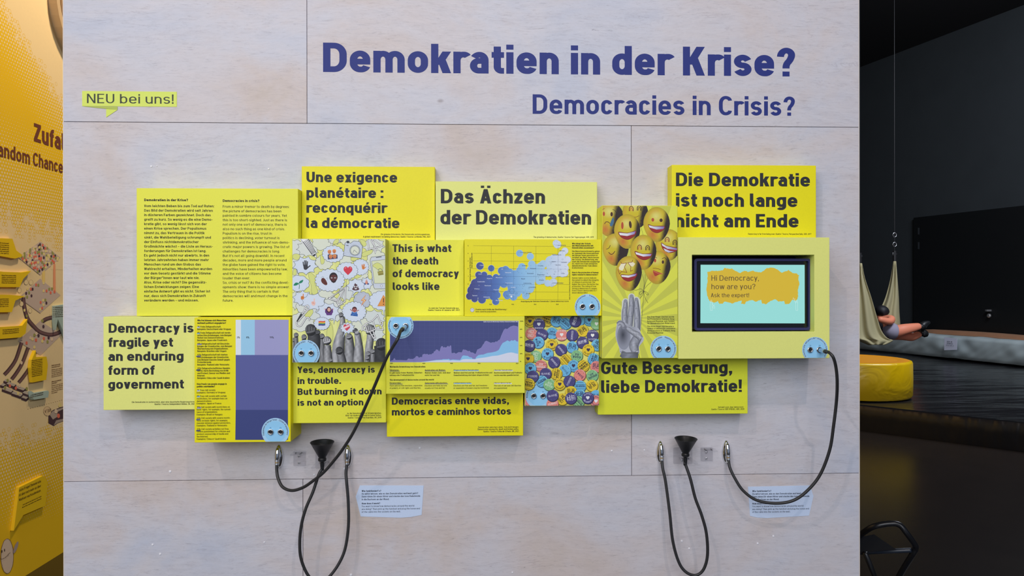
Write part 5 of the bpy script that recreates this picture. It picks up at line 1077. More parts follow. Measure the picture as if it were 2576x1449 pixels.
# ------------------------------------------------------------------ balloons and three-finger hand
b = dbox((1514.5, 517, 1705, 901.5), .11, YM, 'tall yellow box with smiling balloons above a raised three-finger hand', 'picture box')
s = Sheet(face_plane(.11), tuple(b['_r']), .0003); X = lambda v: 1505+v/6.9; Y = lambda v: 510+v/6.9; Y2 = lambda v: 700+v/6.9
s.poly([(1510, 512), (1710, 512), (1710, 906), (1510, 906)], C(216, 220, 78))
s.up()
for i in range(19):
    a = math.radians(-180+i*360/19+4); a2 = a+math.radians(9.5); s.poly([(1596, 800), (1596+500*math.cos(a), 800+500*math.sin(a)), (1596+500*math.cos(a2), 800+500*math.sin(a2))], C(194, 198, 78), False)
def lerp(a, b, t): t = min(1, max(0, t)); return tuple(a[i]+(b[i]-a[i])*t for i in range(3))
def balloon(cx, cy, rx, ry, tip=(0, 1), dark=.45, blush=True):
    ll = math.hypot(*tip); tx, ty = tip[0]/ll, tip[1]/ll
    def shape(q, a):
        x, y = math.cos(a), math.sin(a); d = max(0, x*tx+y*ty); e = 1+.10*d**3
        return (cx+rx*q*x*e*(1-.10*max(0, y)), cy+ry*q*y*e)
    Yl, Lt, Dk, Rd, Or = C(214, 196, 46, 1), C(232, 226, 130, 1), C(52, 42, 40, 1), C(206, 90, 60, 1), C(186, 164, 52, 1)
    def fn(x, y):
        u, v = (x-cx)/rx, (y-cy)/ry; q = math.hypot(u, v); c = Yl
        c = lerp(c, Lt, (1-math.hypot(u+.05, (v+.45)*1.2)/.55))
        c = lerp(c, C(216, 150, 66, 1), max(0, .9-abs(q-.80)*5)*.55*(1 if u < .2 else .3)); c = lerp(c, Or, (q-.84)*6)
        if blush: c = lerp(c, Rd, (1-math.hypot(u+.30, v-.62)/.50)*.8)
        return lerp(c, Dk, (u+.22*v-dark+.08)*3.4)
    s.radial(shape, fn, 9, 30)
OL = C(110, 44, 34)
def mouth(pts, teeth=None):
    s.blob(pts, C(150, 44, 46), 4, C(84, 30, 40), .8)
    if teeth: s.poly(teeth, grad(C(226, 226, 238), C(150, 140, 190), teeth[0][0], teeth[len(teeth)//2][0])); 
def eye(x, y, rx, ry, dk=False, rot=0): s.ell(x, y, rx+.6, ry+.6, C(226, 186, 80), 18, rot); s.ell(x, y, rx, ry, C(70, 50, 36) if dk else C(176, 78, 52), 18, rot)
def arch(x, y, w, h, dk=False): s.curve([(x-w, y+h), (x-w*.9, y-h*.4), (x, y-h), (x+w*.9, y-h*.4), (x+w, y+h)], 1.8, C(60, 44, 38) if dk else OL); s.curve([(x-w*.55, y+h), (x-w*.4, y), (x, y-h*.35), (x+w*.4, y), (x+w*.55, y+h)], 1.4, C(90, 60, 50) if dk else C(190, 80, 58))
for pts in ([(1612, 572), (1616, 584), (1618, 592)],): s.curve(pts, .6, INKL)
balloon(X(200), Y(280), 36, 42, (.2, 1), .15); s.curve([(X(75), Y(125)), (X(90), Y(108)), (X(112), Y(104))], .9, OL); eye(X(97), Y(193), 2.7, 5.6); eye(X(232), Y(200), 3.2, 5.6, True); s.curve([(X(245), Y(115)), (X(285), Y(135)), (X(325), Y(190))], 1, C(44, 40, 36)); s.curve([(X(108), Y(370)), (X(130), Y(335)), (X(170), Y(335)), (X(205), Y(362))], 1.6, C(90, 40, 36)); s.blob([(X(255), Y(255)), (X(272), Y(330)), (X(235), Y(410)), (X(200), Y(380))], C(70, 110, 140), 4)
balloon(X(640), Y(170), 32, 38, (.8, 1), .35); arch(X(572), Y(105), 5, 6); arch(X(710), Y(95), 5, 6, True); s.curve([(X(600), Y(240)), (X(650), Y(250)), (X(712), Y(225))], 1, OL)
balloon(X(300), Y(800), 33, 39, (0, 1), .1); s.curve([(X(138), Y(805)), (X(180), Y(790)), (X(210), Y(738))], 1.4, C(84, 50, 40)); s.curve([(X(178), Y(860)), (X(215), Y(893)), (X(255), Y(885)), (X(290), Y(840))], 1.6, C(70, 36, 36))
balloon(X(1220), Y(720), 33, 38, (0, 1), .5); arch(X(1195), Y(640), 5, 6); arch(X(1330), Y(690), 5, 6, True); mouth([(X(1095), Y(695)), (X(1180), Y(745)), (X(1375), Y(790)), (X(1330), Y(850)), (X(1220), Y(868)), (X(1120), Y(800))]); s.poly([(X(1098), Y(702)), (X(1180), Y(752)), (X(1370), Y(795)), (X(1360), Y(820)), (X(1200), Y(800)), (X(1110), Y(745))], grad(WHITE, C(120, 110, 170), X(1100), X(1370))); s.poly([(X(1130), Y(790)), (X(1240), Y(835)), (X(1320), Y(845)), (X(1220), Y(866)), (X(1160), Y(840))], grad(WHITE, C(130, 120, 180), X(1100), X(1370)))
balloon(X(1020), Y(1110), 34, 40, (0, 1), .45); s.curve([(X(960), Y(930)), (X(1020), Y(962))], 1.2, OL); s.curve([(X(1105), Y(975)), (X(1150), Y(955)), (X(1190), Y(998))], 1.3, C(70, 50, 36)); eye(X(985), Y(1003), 2.8, 4.6); eye(X(1122), Y(1030), 3, 4.6, True); s.curve([(X(945), Y(1138)), (X(1010), Y(1140)), (X(1085), Y(1162))], 1.1, OL); s.blob([(X(950), Y(1175)), (X(1000), Y(1190)), (X(1120), Y(1235)), (X(1060), Y(1245)), (X(990), Y(1275)), (X(960), Y(1230))], C(170, 62, 50), 4); s.curve([(X(955), Y(1185)), (X(1040), Y(1225)), (X(1120), Y(1230))], .9, C(220, 150, 90))
balloon(X(1012), Y(365), 33.5, 42, (.1, 1), .46); eye(X(946), Y(297), 3.5, 4.6); eye(X(1090), Y(305), 4, 4.6, True); mouth([(X(865), Y(378)), (X(960), Y(405)), (X(1150), Y(408)), (X(1120), Y(480)), (X(1020), Y(525)), (X(920), Y(480))]); s.poly([(X(872), Y(390)), (X(960), Y(412)), (X(1148), Y(414)), (X(1130), Y(455)), (X(1010), Y(465)), (X(890), Y(430))], grad(WHITE, C(110, 100, 170), X(900), X(1150)))
balloon(X(500), Y(485), 33, 41.5, (0, 1), .5); eye(X(417), Y(397), 3.1, 9.2); eye(X(556), Y(380), 3.4, 9.2, True, -.12); mouth([(X(350), Y(510)), (X(500), Y(525)), (X(650), Y(490)), (X(630), Y(570)), (X(520), Y(640)), (X(400), Y(600))]); s.poly([(X(357), Y(520)), (X(500), Y(533)), (X(648), Y(495)), (X(628), Y(545)), (X(500), Y(578)), (X(375), Y(562))], grad(WHITE, C(120, 110, 180), X(480), X(650)))
balloon(X(782), Y(845), 33, 42, (.05, 1), .5); arch(X(716), Y(775), 5, 6); arch(X(856), Y(785), 5, 6, True); mouth([(X(635), Y(842)), (X(770), Y(888)), (X(930), Y(882)), (X(890), Y(960)), (X(790), Y(995)), (X(680), Y(940))]); s.poly([(X(642), Y(855)), (X(770), Y(893)), (X(925), Y(890)), (X(905), Y(925)), (X(780), Y(935)), (X(655), Y(895))], grad(WHITE, C(130, 120, 190), X(760), X(930)))
balloon(X(528), Y(1215), 33, 42, (.2, 1), .36)
s.poly([(X(355), Y(1130)), (X(400), Y(1050)), (X(480), Y(1048)), (X(455), Y(1115)), (X(420), Y(1180)), (X(365), Y(1165))], C(240, 226, 190)); s.poly([(X(515), Y(1045)), (X(600), Y(1030)), (X(640), Y(1060)), (X(600), Y(1110)), (X(565), Y(1100))], C(238, 222, 190))
s.line([(X(388), Y(1020)), (X(405), Y(1058)), (X(490), Y(1045)), (X(452), Y(1115)), (X(495), Y(1210)), (X(400), Y(1195)), (X(370), Y(1240)), (X(340), Y(1155))], 1.2, C(130, 50, 30)); s.line([(X(598), Y(992)), (X(585), Y(1030)), (X(512), Y(1040)), (X(565), Y(1110)), (X(560), Y(1190)), (X(600), Y(1170))], 1.2, C(130, 50, 30))
mouth([(X(392), Y(1250)), (X(530), Y(1255)), (X(670), Y(1225)), (X(640), Y(1310)), (X(540), Y(1365)), (X(440), Y(1330))]); s.poly([(X(398), Y(1256)), (X(530), Y(1262)), (X(665), Y(1232)), (X(640), Y(1270)), (X(520), Y(1300)), (X(405), Y(1285))], grad(WHITE, C(110, 100, 190), X(520), X(670)))
SC_ = C(74, 72, 56)
for pts in ([(1615.5, 690), (1619, 702), (1620, 715), (1619, 730)], [(1623, 690), (1622.5, 708), (1619, 730)], [(1629, 700), (1624, 712), (1619, 730)], [(1638, 710), (1628, 718), (1619, 730)], [(1593, 728), (1600, 730), (1611, 726.5), (1619, 731)], [(1619, 731), (1612, 733), (1608, 738), (1612, 741), (1619, 731)], [(1619, 731), (1628, 736), (1631, 741), (1627, 741), (1619, 731)], [(1619, 731), (1616, 742), (1610, 750)], [(1619, 731), (1622, 748), (1630, 762)], [(1619, 731), (1617, 770), (1613, 812), (1609, 846), (1607, 870)]):
    s.curve(pts, .7, SC_, n=4)
# hand: white cut-out rim, then fingers, palm, thumb
GL, GH = (84, 88, 98), (196, 200, 212)
RIM = C(206, 210, 196)
FG = [([(1572, 815), (1571, 790), (1573, 770), (1573.5, 757)], [7.6, 7.3, 5.8, 4.6]), ([(1602, 830), (1602.5, 800), (1601.5, 775), (1600.5, 753)], [8.6, 8.3, 7, 4.6]), ([(1584, 826), (1586, 795), (1588.5, 768), (1588.5, 745)], [6.6, 7.4, 7.2, 5.0])]
palm = [(1551, 822), (1554, 809), (1562, 806), (1574, 812), (1592, 822), (1606, 826), (1613, 842), (1618, 850), (1617, 858), (1607, 872), (1605, 890), (1564, 890), (1558, 875), (1549, 846)]
for P, R_ in FG: s.line(P, R_[1]*2+3, RIM); s.ell(*P[-1], R_[-1]+3.2, R_[-1]+2, RIM)
s.blob([(x+(x-1583)*.025, y+(y-848)*.01) for x, y in palm], RIM, 4)
for P, R_ in FG:
    limb(s, P, R_, GL, GH, -.2); x, y = P[-1]; r = R_[-1]
    s.radial(lambda q, a: (x+r*1.02*q*math.cos(a), y+r*.95*q*math.sin(a)), lambda X_, Y_: C(150, 154, 166, 1), 2, 14)
    for q in (.38, .7): yy = P[0][1]+(P[-1][1]-P[0][1])*q; xx = P[0][0]+(P[-1][0]-P[0][0])*q; s.curve([(xx-r*.9, yy+.8), (xx, yy), (xx+r*.9, yy+.6)], .5, C(92, 96, 108, 1))
DKG, LTG = C(58, 62, 74, 1), C(186, 190, 202, 1)
q_ = s.blob(palm, lambda x, y: lerp(LTG, DKG, 1.15-math.hypot((x-1570)/30, (y-842)/30)*.9 if x > 1553 else .2), 4)
s.radial(lambda q, a: (1569+17*q*math.cos(a), 848+32*q*math.sin(a)), lambda x, y: lerp(lerp(C(60, 64, 76, 1), C(150, 154, 168, 1), math.hypot((x-1567)/17, (y-842)/32)), C(150, 156, 170, 1), (y-862)/26), 5, 22)
limb(s, [(1562, 889), (1580, 895), (1601, 889)], [8, 8, 8], GL, (150, 154, 166)); limb(s, [(1584, 903), (1584, 886)], [21, 21], GL, (150, 156, 168), -.2)
limb(s, [(1597, 884), (1594, 868), (1603, 850), (1608, 842)], [9, 12, 11, 9], GL, GH, -.1)
limb(s, [(1612, 852), (1604, 843), (1592, 836), (1582, 829), (1577, 825)], [7, 8.2, 6.6, 6.0, 4.6], GL, (204, 208, 218), .1); s.poly([(1578, 823), (1586, 827), (1583, 831), (1576.5, 828)], C(178, 182, 194, 1))
limb(s, [(1553, 816), (1560, 812), (1567, 817), (1570, 827)], [4.5, 5.6, 5.4, 4.2], GL, GH, .1); s.poly([(1567, 822), (1572, 821), (1572, 828), (1568, 829)], C(128, 132, 146, 1))
for pts in ([(1560, 884.5), (1575, 888), (1592, 888), (1606, 886)], [(1606, 870), (1606, 890), (1609, 901)]): s.curve(pts, .8, SC_)
for k in range(5): s.curve([(1596+k, 852+k*4), (1601+k*.6, 856+k*4), (1607, 859+k*3.4)], .4, C(96, 100, 112, 1))
s.build('printed_artwork', b)
s = Sheet(face_plane(.11), tuple(b['_r']), .0006)
s.para(['Das Drei-Finger-Zeichen wurde', 'bei Protesten in Thailand, Hong-', 'kong und Myanmar zum Symbol', 'für demokratischen Widerstand.'], 1628.2, 798.8, 5.35, 3.7, .17, (0, 1695.6), CAPD)
s.para(['The three-finger sign became a', 'symbol of democratic resistance', 'during protests in Thailand, Hong', 'Kong and Myanmar.'], 1628.2, 822.8, 5.35, 3.7, .14, (0, 1694.6), CAPD)
s.build('lettering', b)
socket_plate(b, 1668.6, 877.5, 33, (1657.3, 877.4), (1680, 878), [('Zufriedenheit mit Demokratien', 232, 97), ('Happiness with democracies', 84, -52)])
# ------------------------------------------------------------------ hall shell
def fl(px, py): p = at_z(px, py, 0); return p
flm = bpy.data.materials.new('dark_hall_floor'); flm.use_nodes = True; nt = flm.node_tree; p_ = nt.nodes['Principled BSDF']; speck(flm, (.019, .014, .012), .25, 3, 6); p_.inputs['Roughness'].default_value = .26; p_.inputs['Specular IOR Level'].default_value = .5
o = mk('floor', *box_vf((-4.2, -6, -.1), (14, 18, 0)), flm); tag(o, 'dark brown glossy hall floor', kind='structure')
o = mk('ceiling', *box_vf((-4.2, -6, 6.3), (14, 18, 6.5)), mat('black_ceiling', (.006, .006, .008), .8)); tag(o, 'black hall ceiling', kind='structure')

for nm, a_, b__, lb in (('wall_far', (-4.2, 17.7, 0), (14, 18, 6.3), 'dark far end wall of the hall'), ('wall_right', (13.7, -6, 0), (14, 17.7, 6.3), 'dark right side wall of the hall'), ('wall_corridor', (-4.4, -6, 0), (-4.2, 18, 6.3), 'dark wall behind the orange exhibit wall')):
    o = mk(nm, *box_vf(a_, b__), paint('dark_far_wall_paint', (.022, .026, .031), .8, .12, 2)); tag(o, lb, kind='structure')
# left exhibit wall, orange printed
XL = -2.487; WB_ = paint('peach_wall_print', C(250, 202, 148), .55, .03, 60)
def left_y(px, py): d = ray(px, py); return CAM+d*((XL-CAM.x)/d.x)
zA = left_y(100, 466).z; zB = left_y(100, 1022).z
lw = mk('wall_left', *box_vf((XL-.25, -2.2, 0), (XL-.02, 6.2, 6.2)), paint('dark_joint', C(120, 84, 50), .6), origin=(XL-.12, 2, 0)); tag(lw, 'orange printed exhibit wall at the left edge', kind='structure')
for a, b_, z0, z1 in ((-2.2, 6.2, 0, zB), (-2.2, 6.2, zB, zA), (-2.2, 6.2, zA, 3.6)):
    pn = mk('printed_panel', *box_vf((XL-.02, a, z0+.0015), (XL, b_, z1-.0015)), WB_, lw); bevel(pn, .001, 1)
LP = Plane((XL, 0, 0), (0, 1, 0), (0, 0, 1))
OR_ = C(236, 184, 26); PEACH = C(250, 202, 148)
y0_, y1_ = .7, 4.4
# halftone field: yellow ground with peach dots growing into a honeycomb
s = Sheet(LP, (y0_, 0.0, y1_, 3.4), .0004)
def band(px0, px1, lo, hi):
    pass
sp_ = .0205; hx = Sheet(LP, (y0_, 0, y1_, 3.4), .0005)
def lvl(y, z):
    """0 = plain yellow, 1 = plain peach; the fade lines follow those of the printed wall"""
    q = Vector((XL, y, z))-CAM; dz = q.dot(FW); px = 1288+q.dot(RT)/dz*F_PX; py = 724.5-q.dot(UP)/dz*F_PX; px = max(-400, min(260, px))
    if py > 850: return max(0, min(1.2, (1335-.2*px-py)/262))
    return max(.05, min(1.2, max(1-(py-1.63*(px-15))/195, (py-250-.6*px)/(345-.30*px))))
nv = int((y1_-y0_)/sp_); nz = int(3.2/(sp_*.866))
g_pts = []
ylo = Sheet(LP, (y0_, 0, y1_, 3.4), .0004)
# yellow ground: strips only where not plain peach
step = .02
yy = y0_
while yy < y1_:
    zz = 0
    run = None
    while zz <= 3.2:
        l = lvl(yy+step/2, zz+step/2); on = l < 1.0
        if on and run is None: run = zz
        if (not on or zz+step > 3.2) and run is not None:
            ylo._emit([(yy, run), (yy+step, run), (yy+step, zz), (yy, zz)], [OR_]*4); run = None
        zz += step
    yy += step
ylo.build('yellow_ground_print', lw, label='yellow printed ground')
random.seed(9); hx.step = .0001
for j in range(nz):
    z = j*sp_*.866
    for i in range(nv+1):
        y = y0_+i*sp_+(j % 2)*sp_/2; l = lvl(y, z)
        if l >= 1.13 or l < .03: continue
        l2 = l+random.uniform(-.02, .02)
        if l2 < .62: r = .08+.62*(l2/.62)**.8; hexa = False
        else: r = .78+.15*(l2-.62)/.38; hexa = True
        R0 = sp_/2; n_ = 12 if hexa else 8; P = []
        if hexa and (random.random() < (l2-.72)*3.0 or l > .97): r = 1.16
        for k in range(n_):
            a = 2*math.pi*k/n_+math.pi/2; q = a-math.pi/2
            hb = 1/max(.5, math.cos(((a+math.pi/6) % (math.pi/3))-math.pi/6)) if hexa else 1
            rr = min(r, 1.0)*R0*(min(hb, r+.06) if hexa else 1)*(1 if not hexa else 1); rr = min(rr, hb*R0*(r if r < 1 else 1.01))
            P.append((y+math.cos(a)*rr, z+math.sin(a)*rr))
        hx._emit(P, [PEACH]*n_)
o = hx.build('halftone_dots', lw); o['kind'] = 'stuff'
BRN = C(112, 62, 44)
s = Sheet(LP, None, .0018)
s.text('Zufall', 85, 355, 46, 171, .235, BRN); s.text('Random Chance', 157.5, 436.5, 31.5, None, .2, BRN, 'r', sx=.86)
s.build('title_lettering', lw, label='brown title lettering reading Zufall, Random Chance')
# printed diagram
s = Sheet(LP, None, .0012); X4 = lambda v: v/6.588; Y4 = lambda v: 580+v/6.588; X5 = lambda v: v/4.83; Y5 = lambda v: 780+v/4.83
GY, TUB, TUBL = C(196, 172, 152), C(84, 56, 56), C(128, 92, 84)
s.poly([(X4(300), Y4(440)), (X4(665), Y4(180)), (X4(1000), Y4(450)), (X4(665), Y4(735))], GY); s.poly([(X4(300), Y4(440)), (X4(665), Y4(735)), (X4(665), Y4(745)), (X4(300), Y4(452))], C(150, 128, 110))
s.poly([(X4(310), Y4(1110)), (X4(660), Y4(795)), (X4(1000), Y4(1070)), (X4(665), Y4(1365))], GY); s.poly([(X4(310), Y4(1110)), (X4(665), Y4(1365)), (X4(665), Y4(1376)), (X4(310), Y4(1120))], C(150, 128, 110))
s.poly([(X4(695), Y4(690)), (X4(742), Y4(650)), (X4(742), Y4(850)), (X4(695), Y4(860))], C(232, 196, 110)); s.poly([(X4(880), Y4(560)), (X4(915), Y4(550)), (X4(920), Y4(1010)), (X4(878), Y4(1010))], C(236, 150, 104))
s.poly([(X5(215), Y5(380)), (X5(485), Y5(130)), (X5(745), Y5(300)), (X5(490), Y5(550))], GY)
def tb(pts, r): s.tube([(p.x, p.y) for p in catmull([(x, y, 0) for x, y in pts], 6)], [r]*(6*(len(pts)-1)+1), lambda c, q: lerp(C(66, 44, 46), C(128, 94, 88), 1-abs(c+.2)), 6)
tb([(X4(380), Y4(1090)), (X4(395), Y4(1240)), (X4(450), Y4(1450)), (X5(400), Y5(190)), (X5(480), Y5(265)), (X5(600), Y5(300)), (X5(700), Y5(280)), (X5(780), Y5(230))], 5)
tb([(X5(510), Y5(140)), (X5(570), Y5(105)), (X5(660), Y5(90)), (X5(770), Y5(110))], 5)
tb([(X5(260), Y5(395)), (X5(190), Y5(600)), (X5(110), Y5(720)), (X5(50), Y5(785))], 4.6); tb([(X5(340), Y5(455)), (X5(270), Y5(640)), (X5(200), Y5(760)), (X5(140), Y5(840))], 4.6); tb([(X5(425), Y5(510)), (X5(360), Y5(690)), (X5(290), Y5(800)), (X5(225), Y5(880))], 4.4)
def bean(x, y, k, c):
    s.poly([(x-2.2*k, y+2*k), (x+2.2*k, y+2*k), (x+1.8*k, y+4.2*k), (x-1.8*k, y+4.2*k)], C(80, 54, 48)); s.ell(x, y, 2.6*k, 3.9*k, c, 10)
    s.up(); s._emit([s.pl.uv(x-.9*k, y-.3), s.pl.uv(x-.5*k, y-.3), s.pl.uv(x-.7*k, y+.6)], [TUB]*3); s._emit([s.pl.uv(x+.5*k, y-.3), s.pl.uv(x+.9*k, y-.3), s.pl.uv(x+.7*k, y+.6)], [TUB]*3)
BC = [C(236, 206, 130), C(226, 112, 84), C(82, 60, 66), C(156, 150, 80), C(226, 196, 160)]
random.seed(2); pts = []
for _ in range(700):
    u, v = random.random(), random.random(); x = 300+(u)*365+(v)*335; y = 440-(u)*255+(v)*290-(0)
    x = 310+u*355+v*325; y = 430-u*240+v*270
    if all(math.hypot(x-a, (y-b)) > 26 for a, b in pts): pts.append((x, y))
    if len(pts) > 105: break
for x, y in sorted(pts, key=lambda p: p[1]): bean(X4(x), Y4(y), .95, random.choice(BC))
for x, y, i in ((595, 900, 1), (632, 905, 3), (720, 870, 0), (720, 1000, 0), (768, 1000, 1), (812, 970, 3), (835, 1030, 1), (858, 965, 3), (900, 1015, 1), (455, 970, 0), (510, 970, 1), (537, 970, 2), (478, 1030, 3), (430, 1040, 2), (445, 1100, 3), (395, 1085, 0), (518, 1080, 2), (670, 1190, 1), (712, 1155, 0), (748, 1150, 3), (765, 1200, 2), (718, 1230, 0), (695, 1285, 1), (663, 1305, 0), (402, 1320, 0), (440, 1415, 3)): bean(X4(x), Y4(y), 1.0, BC[i])
for x, y, i in ((258, 350, 4), (320, 400, 1), (368, 338, 4), (392, 352, 0), (435, 365, 1), (415, 450, 0), (415, 305, 3), (440, 285, 4), (465, 310, 2), (530, 345, 1), (512, 378, 0), (575, 385, 3), (588, 335, 2), (628, 355, 4), (525, 200, 2), (513, 130, 3), (258, 640, 4)): bean(X5(x), Y5(y), 1.15, BC[i])
for x, y, r in ((430, 855, 38), (510, 860, 38), (318, 990, 36), (353, 1215, 36), (496, 1330, 32)): s.ell(X4(x), Y4(y), r/7.4, r/5.6, C(240, 204, 150), 16); s.ring(X4(x), Y4(y), r/7.4, .45, C(110, 80, 60), ry=r/5.6, n=16)
for x, y, w_, d in ((0, 910, 40, 0), (20, 960, 110, 0), (40, 860, 60, 0), (135, 1010, 110, 0), (150, 930, 130, 0), (255, 1060, 60, 0), (75, 895, 90, 0), (270, 1005, 70, 0)):
    x0, y0 = X5(x), Y5(y); w2 = w_/4.83; s.poly([(x0, y0), (x0+w2, y0+w2*.36), (x0+w2+6, y0+w2*.36-5), (x0+6, y0-5)], C(190, 172, 150)); s.poly([(x0, y0), (x0+w2, y0+w2*.36), (x0+w2, y0+w2*.36+6), (x0, y0+6)], C(76, 54, 56)); s.poly([(x0+w2, y0+w2*.36), (x0+w2+6, y0+w2*.36-5), (x0+w2+6, y0+w2*.36+1), (x0+w2, y0+w2*.36+6)], C(60, 44, 48))
for x, y, i in ((90, 855, 3), (117, 920, 1), (58, 945, 3), (190, 948, 1), (217, 1012, 0), (235, 918, 4), (322, 955, 3)): bean(X5(x), Y5(y), 1.15, BC[i])
s.poly([(X5(585), Y5(1270)), (X5(640), Y5(1215)), (X5(770), Y5(1170)), (X5(770), Y5(1350)), (X5(700), Y5(1375)), (X5(650), Y5(1410)), (X5(585), Y5(1375))], C(80, 58, 60)); s.poly([(X5(600), Y5(1270)), (X5(640), Y5(1225)), (X5(770), Y5(1180)), (X5(770), Y5(1200)), (X5(700), Y5(1235)), (X5(690), Y5(1300)), (X5(640), Y5(1330)), (X5(620), Y5(1300))], C(176, 156, 136)); s.poly([(X5(650), Y5(1400)), (X5(680), Y5(1340)), (X5(770), Y5(1320)), (X5(770), Y5(1345)), (X5(700), Y5(1370))], C(168, 148, 130))
for x, y, i in ((678, 1230, 4), (708, 1285, 1), (725, 1155, 0)): bean(X5(x), Y5(y), 1.5, BC[i])
s.ell(X5(572), Y5(1230), 9.5, 12, C(224, 190, 140), 16, -.3); s.ring(X5(572), Y5(1230), 9.8, .5, C(90, 64, 50), ry=12, n=18); s.text('VETO!', X5(540), Y5(1250), 7, X5(615), .13, C(90, 64, 50), rot=.0)
# smiling egg figure at the foot
s.step = .0004
s.ell(17, 1399, 16, 44, C(214, 188, 160), 28); s.ring(17, 1399, 16, .8, C(90, 70, 60), ry=44, n=28); s.ell(38, 1377, 4, 16, C(170, 150, 138), 14, .35); s.ell(3, 1387, 1.2, 4, C(60, 46, 44), 8); s.ell(10.5, 1384, 1.2, 4, C(60, 46, 44), 8); s.curve([(-6, 1405), (4, 1406), (14, 1400), (23, 1390)], 1, C(90, 70, 60))
s.build('printed_diagram', lw, label='printed diagram of bean-shaped figures, tubes and platforms')
s = Sheet(LP, None, .0012); DT = C(112, 78, 52)
def small(lines, x0, y0, dy, x1, cap=3, col=DT, w=.17, sl=0):
    for i, t in enumerate(lines):
        if t: s.text(t, x0, y0+dy*i, cap, x1 if len(t) > 14 else x0+(x1-x0)*len(t)/16, w, col)
small(['Wofür lassen sich', 'Losverfahren nutzen?'], 129.5, 921, 4.6, 151, 3.2, w=.22); small(['Mithilfe des Zufalls', 'können Menschen für', 'ein Amt ausgewählt', 'werden. Das beugt', 'Machtmissbrauch vor.'], 129.5, 932, 4.4, 156, 3)
small(['What are lotteries', 'good for?'], 129.5, 962, 4.4, 154, 3.2, w=.22); small(['Random selection can', 'be used to fill an', 'office. This helps to', 'prevent the abuse', 'of power.'], 129.5, 972, 4.6, 157, 3)
s.build('small_lettering', lw)
# raised callout boards
def extrude(pts, h, name, m, parent=None, base=.0005, label=None):
    uv = [LP.uv(x, y) for x, y in pts]; n = len(uv); v = [LP.pt(a, b_, h) for a, b_ in uv]+[LP.pt(a, b_, base) for a, b_ in uv]
    o = mk(name, v, [tuple(range(n)), tuple(range(n, 2*n))[::-1]]+[(i, n+i, n+(i+1) % n, (i+1) % n) for i in range(n)], m, parent)
    bm = bmesh.new(); bm.from_mesh(o.data); bmesh.ops.recalc_face_normals(bm, faces=bm.faces); bm.to_mesh(o.data); bm.free(); return o
YC = paint('callout_yellow', C(246, 190, 28), .45); BC_ = paint('callout_grey_blue', C(168, 184, 168), .5)
CALL = [([(-30, 598), (X4(148), Y4(135)), (X4(212), Y4(328)), (X4(308), Y4(402)), (X4(300), Y4(432)), (X4(190), Y4(465)), (-30, 640)], YC, 'topmost yellow callout board on the orange wall', ['Was ist die Gesellschaft?', 'Alle Losverfahren', 'in der Bevölkerung', 'haben das gemeinsam:', 'jeder kann gezogen', 'werden, das geht so.'], -12, X4(148), 611, 5.2),
        ([(-30, 680), (X4(0), Y4(683)), (X4(300), Y4(694)), (X4(462), Y4(668)), (X4(330), Y4(800)), (X4(268), Y4(938)), (-30, 722)], YC, 'yellow callout board second from top on the orange wall', ['Bürger*innen werden zufällig', 'ausgelost, zum Beispiel aus dem', 'Melderegister. Es werden viel', 'mehr Menschen ausgewählt, als', 'Plätze in der Versammlung gibt.'], X4(28), X4(265), 694, 4.7),
        ([(-30, 741), (X4(95), Y4(1064)), (X4(340), Y4(1085)), (X4(340), Y4(1095)), (X4(198), Y4(1160)), (X4(138), Y4(1352)), (-30, 786)], YC, 'yellow callout board third from top on the orange wall', ['Zusammengewürfelte Gruppen', 'gleichen sich in Merkmalen', 'ähnlich der Gesellschaft', 'der Politiker heute.', 'Es zählt das Los.'], -12, X4(145), 754, 4.7),
        ([(-30, Y5(210)), (X5(0), Y5(205)), (X5(228), Y5(190)), (X5(293), Y5(108)), (X5(270), Y5(280)), (X5(210), Y5(332)), (-30, Y5(360))], YC, 'yellow callout board beside the lowest grey platform', ['Die Empfehlungen werden per', 'zusätzlicher Abstimmung gefasst. Zu', 'ihrer Bildung: Bürgerparlamente etc.'], X5(32), X5(230), Y5(250), 4.6),
        ([(X5(395), Y5(490)), (X5(397), Y5(572)), (X5(525), Y5(565)), (X5(542), Y5(670)), (X5(522), Y5(848)), (X5(355), Y5(880)), (X5(333), Y5(700)), (X5(345), Y5(605))], YC, 'tall yellow callout board below the curved brown tubes', ['Wo am meisten entscheidet', 'gewöhnlich ein begrenztes Gre-', 'mium: doch kann sich Macht', 'in „ihrer Versammlung, in', 'einem Jahr, das Mandat per', 'Bevölkerung ausüben oder', 'abgeben wird durch Los.', 'Vom ausgelosten die Politik', 'sendet sich und weiter', 'ausgewählt und verbessert.'], X5(385), X5(515), Y5(622), 4.4),
        ([(X4(862), Y4(1248)), (X4(1075), Y4(1215)), (X4(1080), Y5(1)+80), (X5(665), Y5(110)), (X5(640), Y5(245)), (X5(628), Y5(120)), (X4(862), Y4(1400))], BC_, 'grey-blue callout board cut by the exhibit wall edge', ['Ein Zufallsprinzip hat einen', 'besonderen Vorteil: die Mischung', 'kann sehr unterschiedlich', 'sein und damit fair. Aber die', 'Bevölkerung wird sich', 'so einmischen.'], X4(875), X4(1060), Y4(1285), 4.7),
        ([(X5(340), Y5(985)), (X5(372), Y5(1008)), (X5(545), Y5(978)), (X5(556), Y5(1000)), (X5(545), Y5(1062)), (X5(375), Y5(1090)), (X5(345), Y5(1050))], BC_, 'small grey-blue callout board beside the maze of blocks', ['Am Ende einigt sich die Mehrheit', 'Einzelner auf Empfehlungen.'], X5(368), X5(525), Y5(1045), 4.6),
        ([(40, 1226), (100, 1197), (112, 1213), (106, 1272), (50, 1296), (26, 1335)], YC, 'yellow speech-bubble board above the smiling egg figure', ['Gute Frage! Demokratie', 'ist aber noch mehr als über', 'Wahlen nachzudenken.'], 48, 103, 1237, 12)]
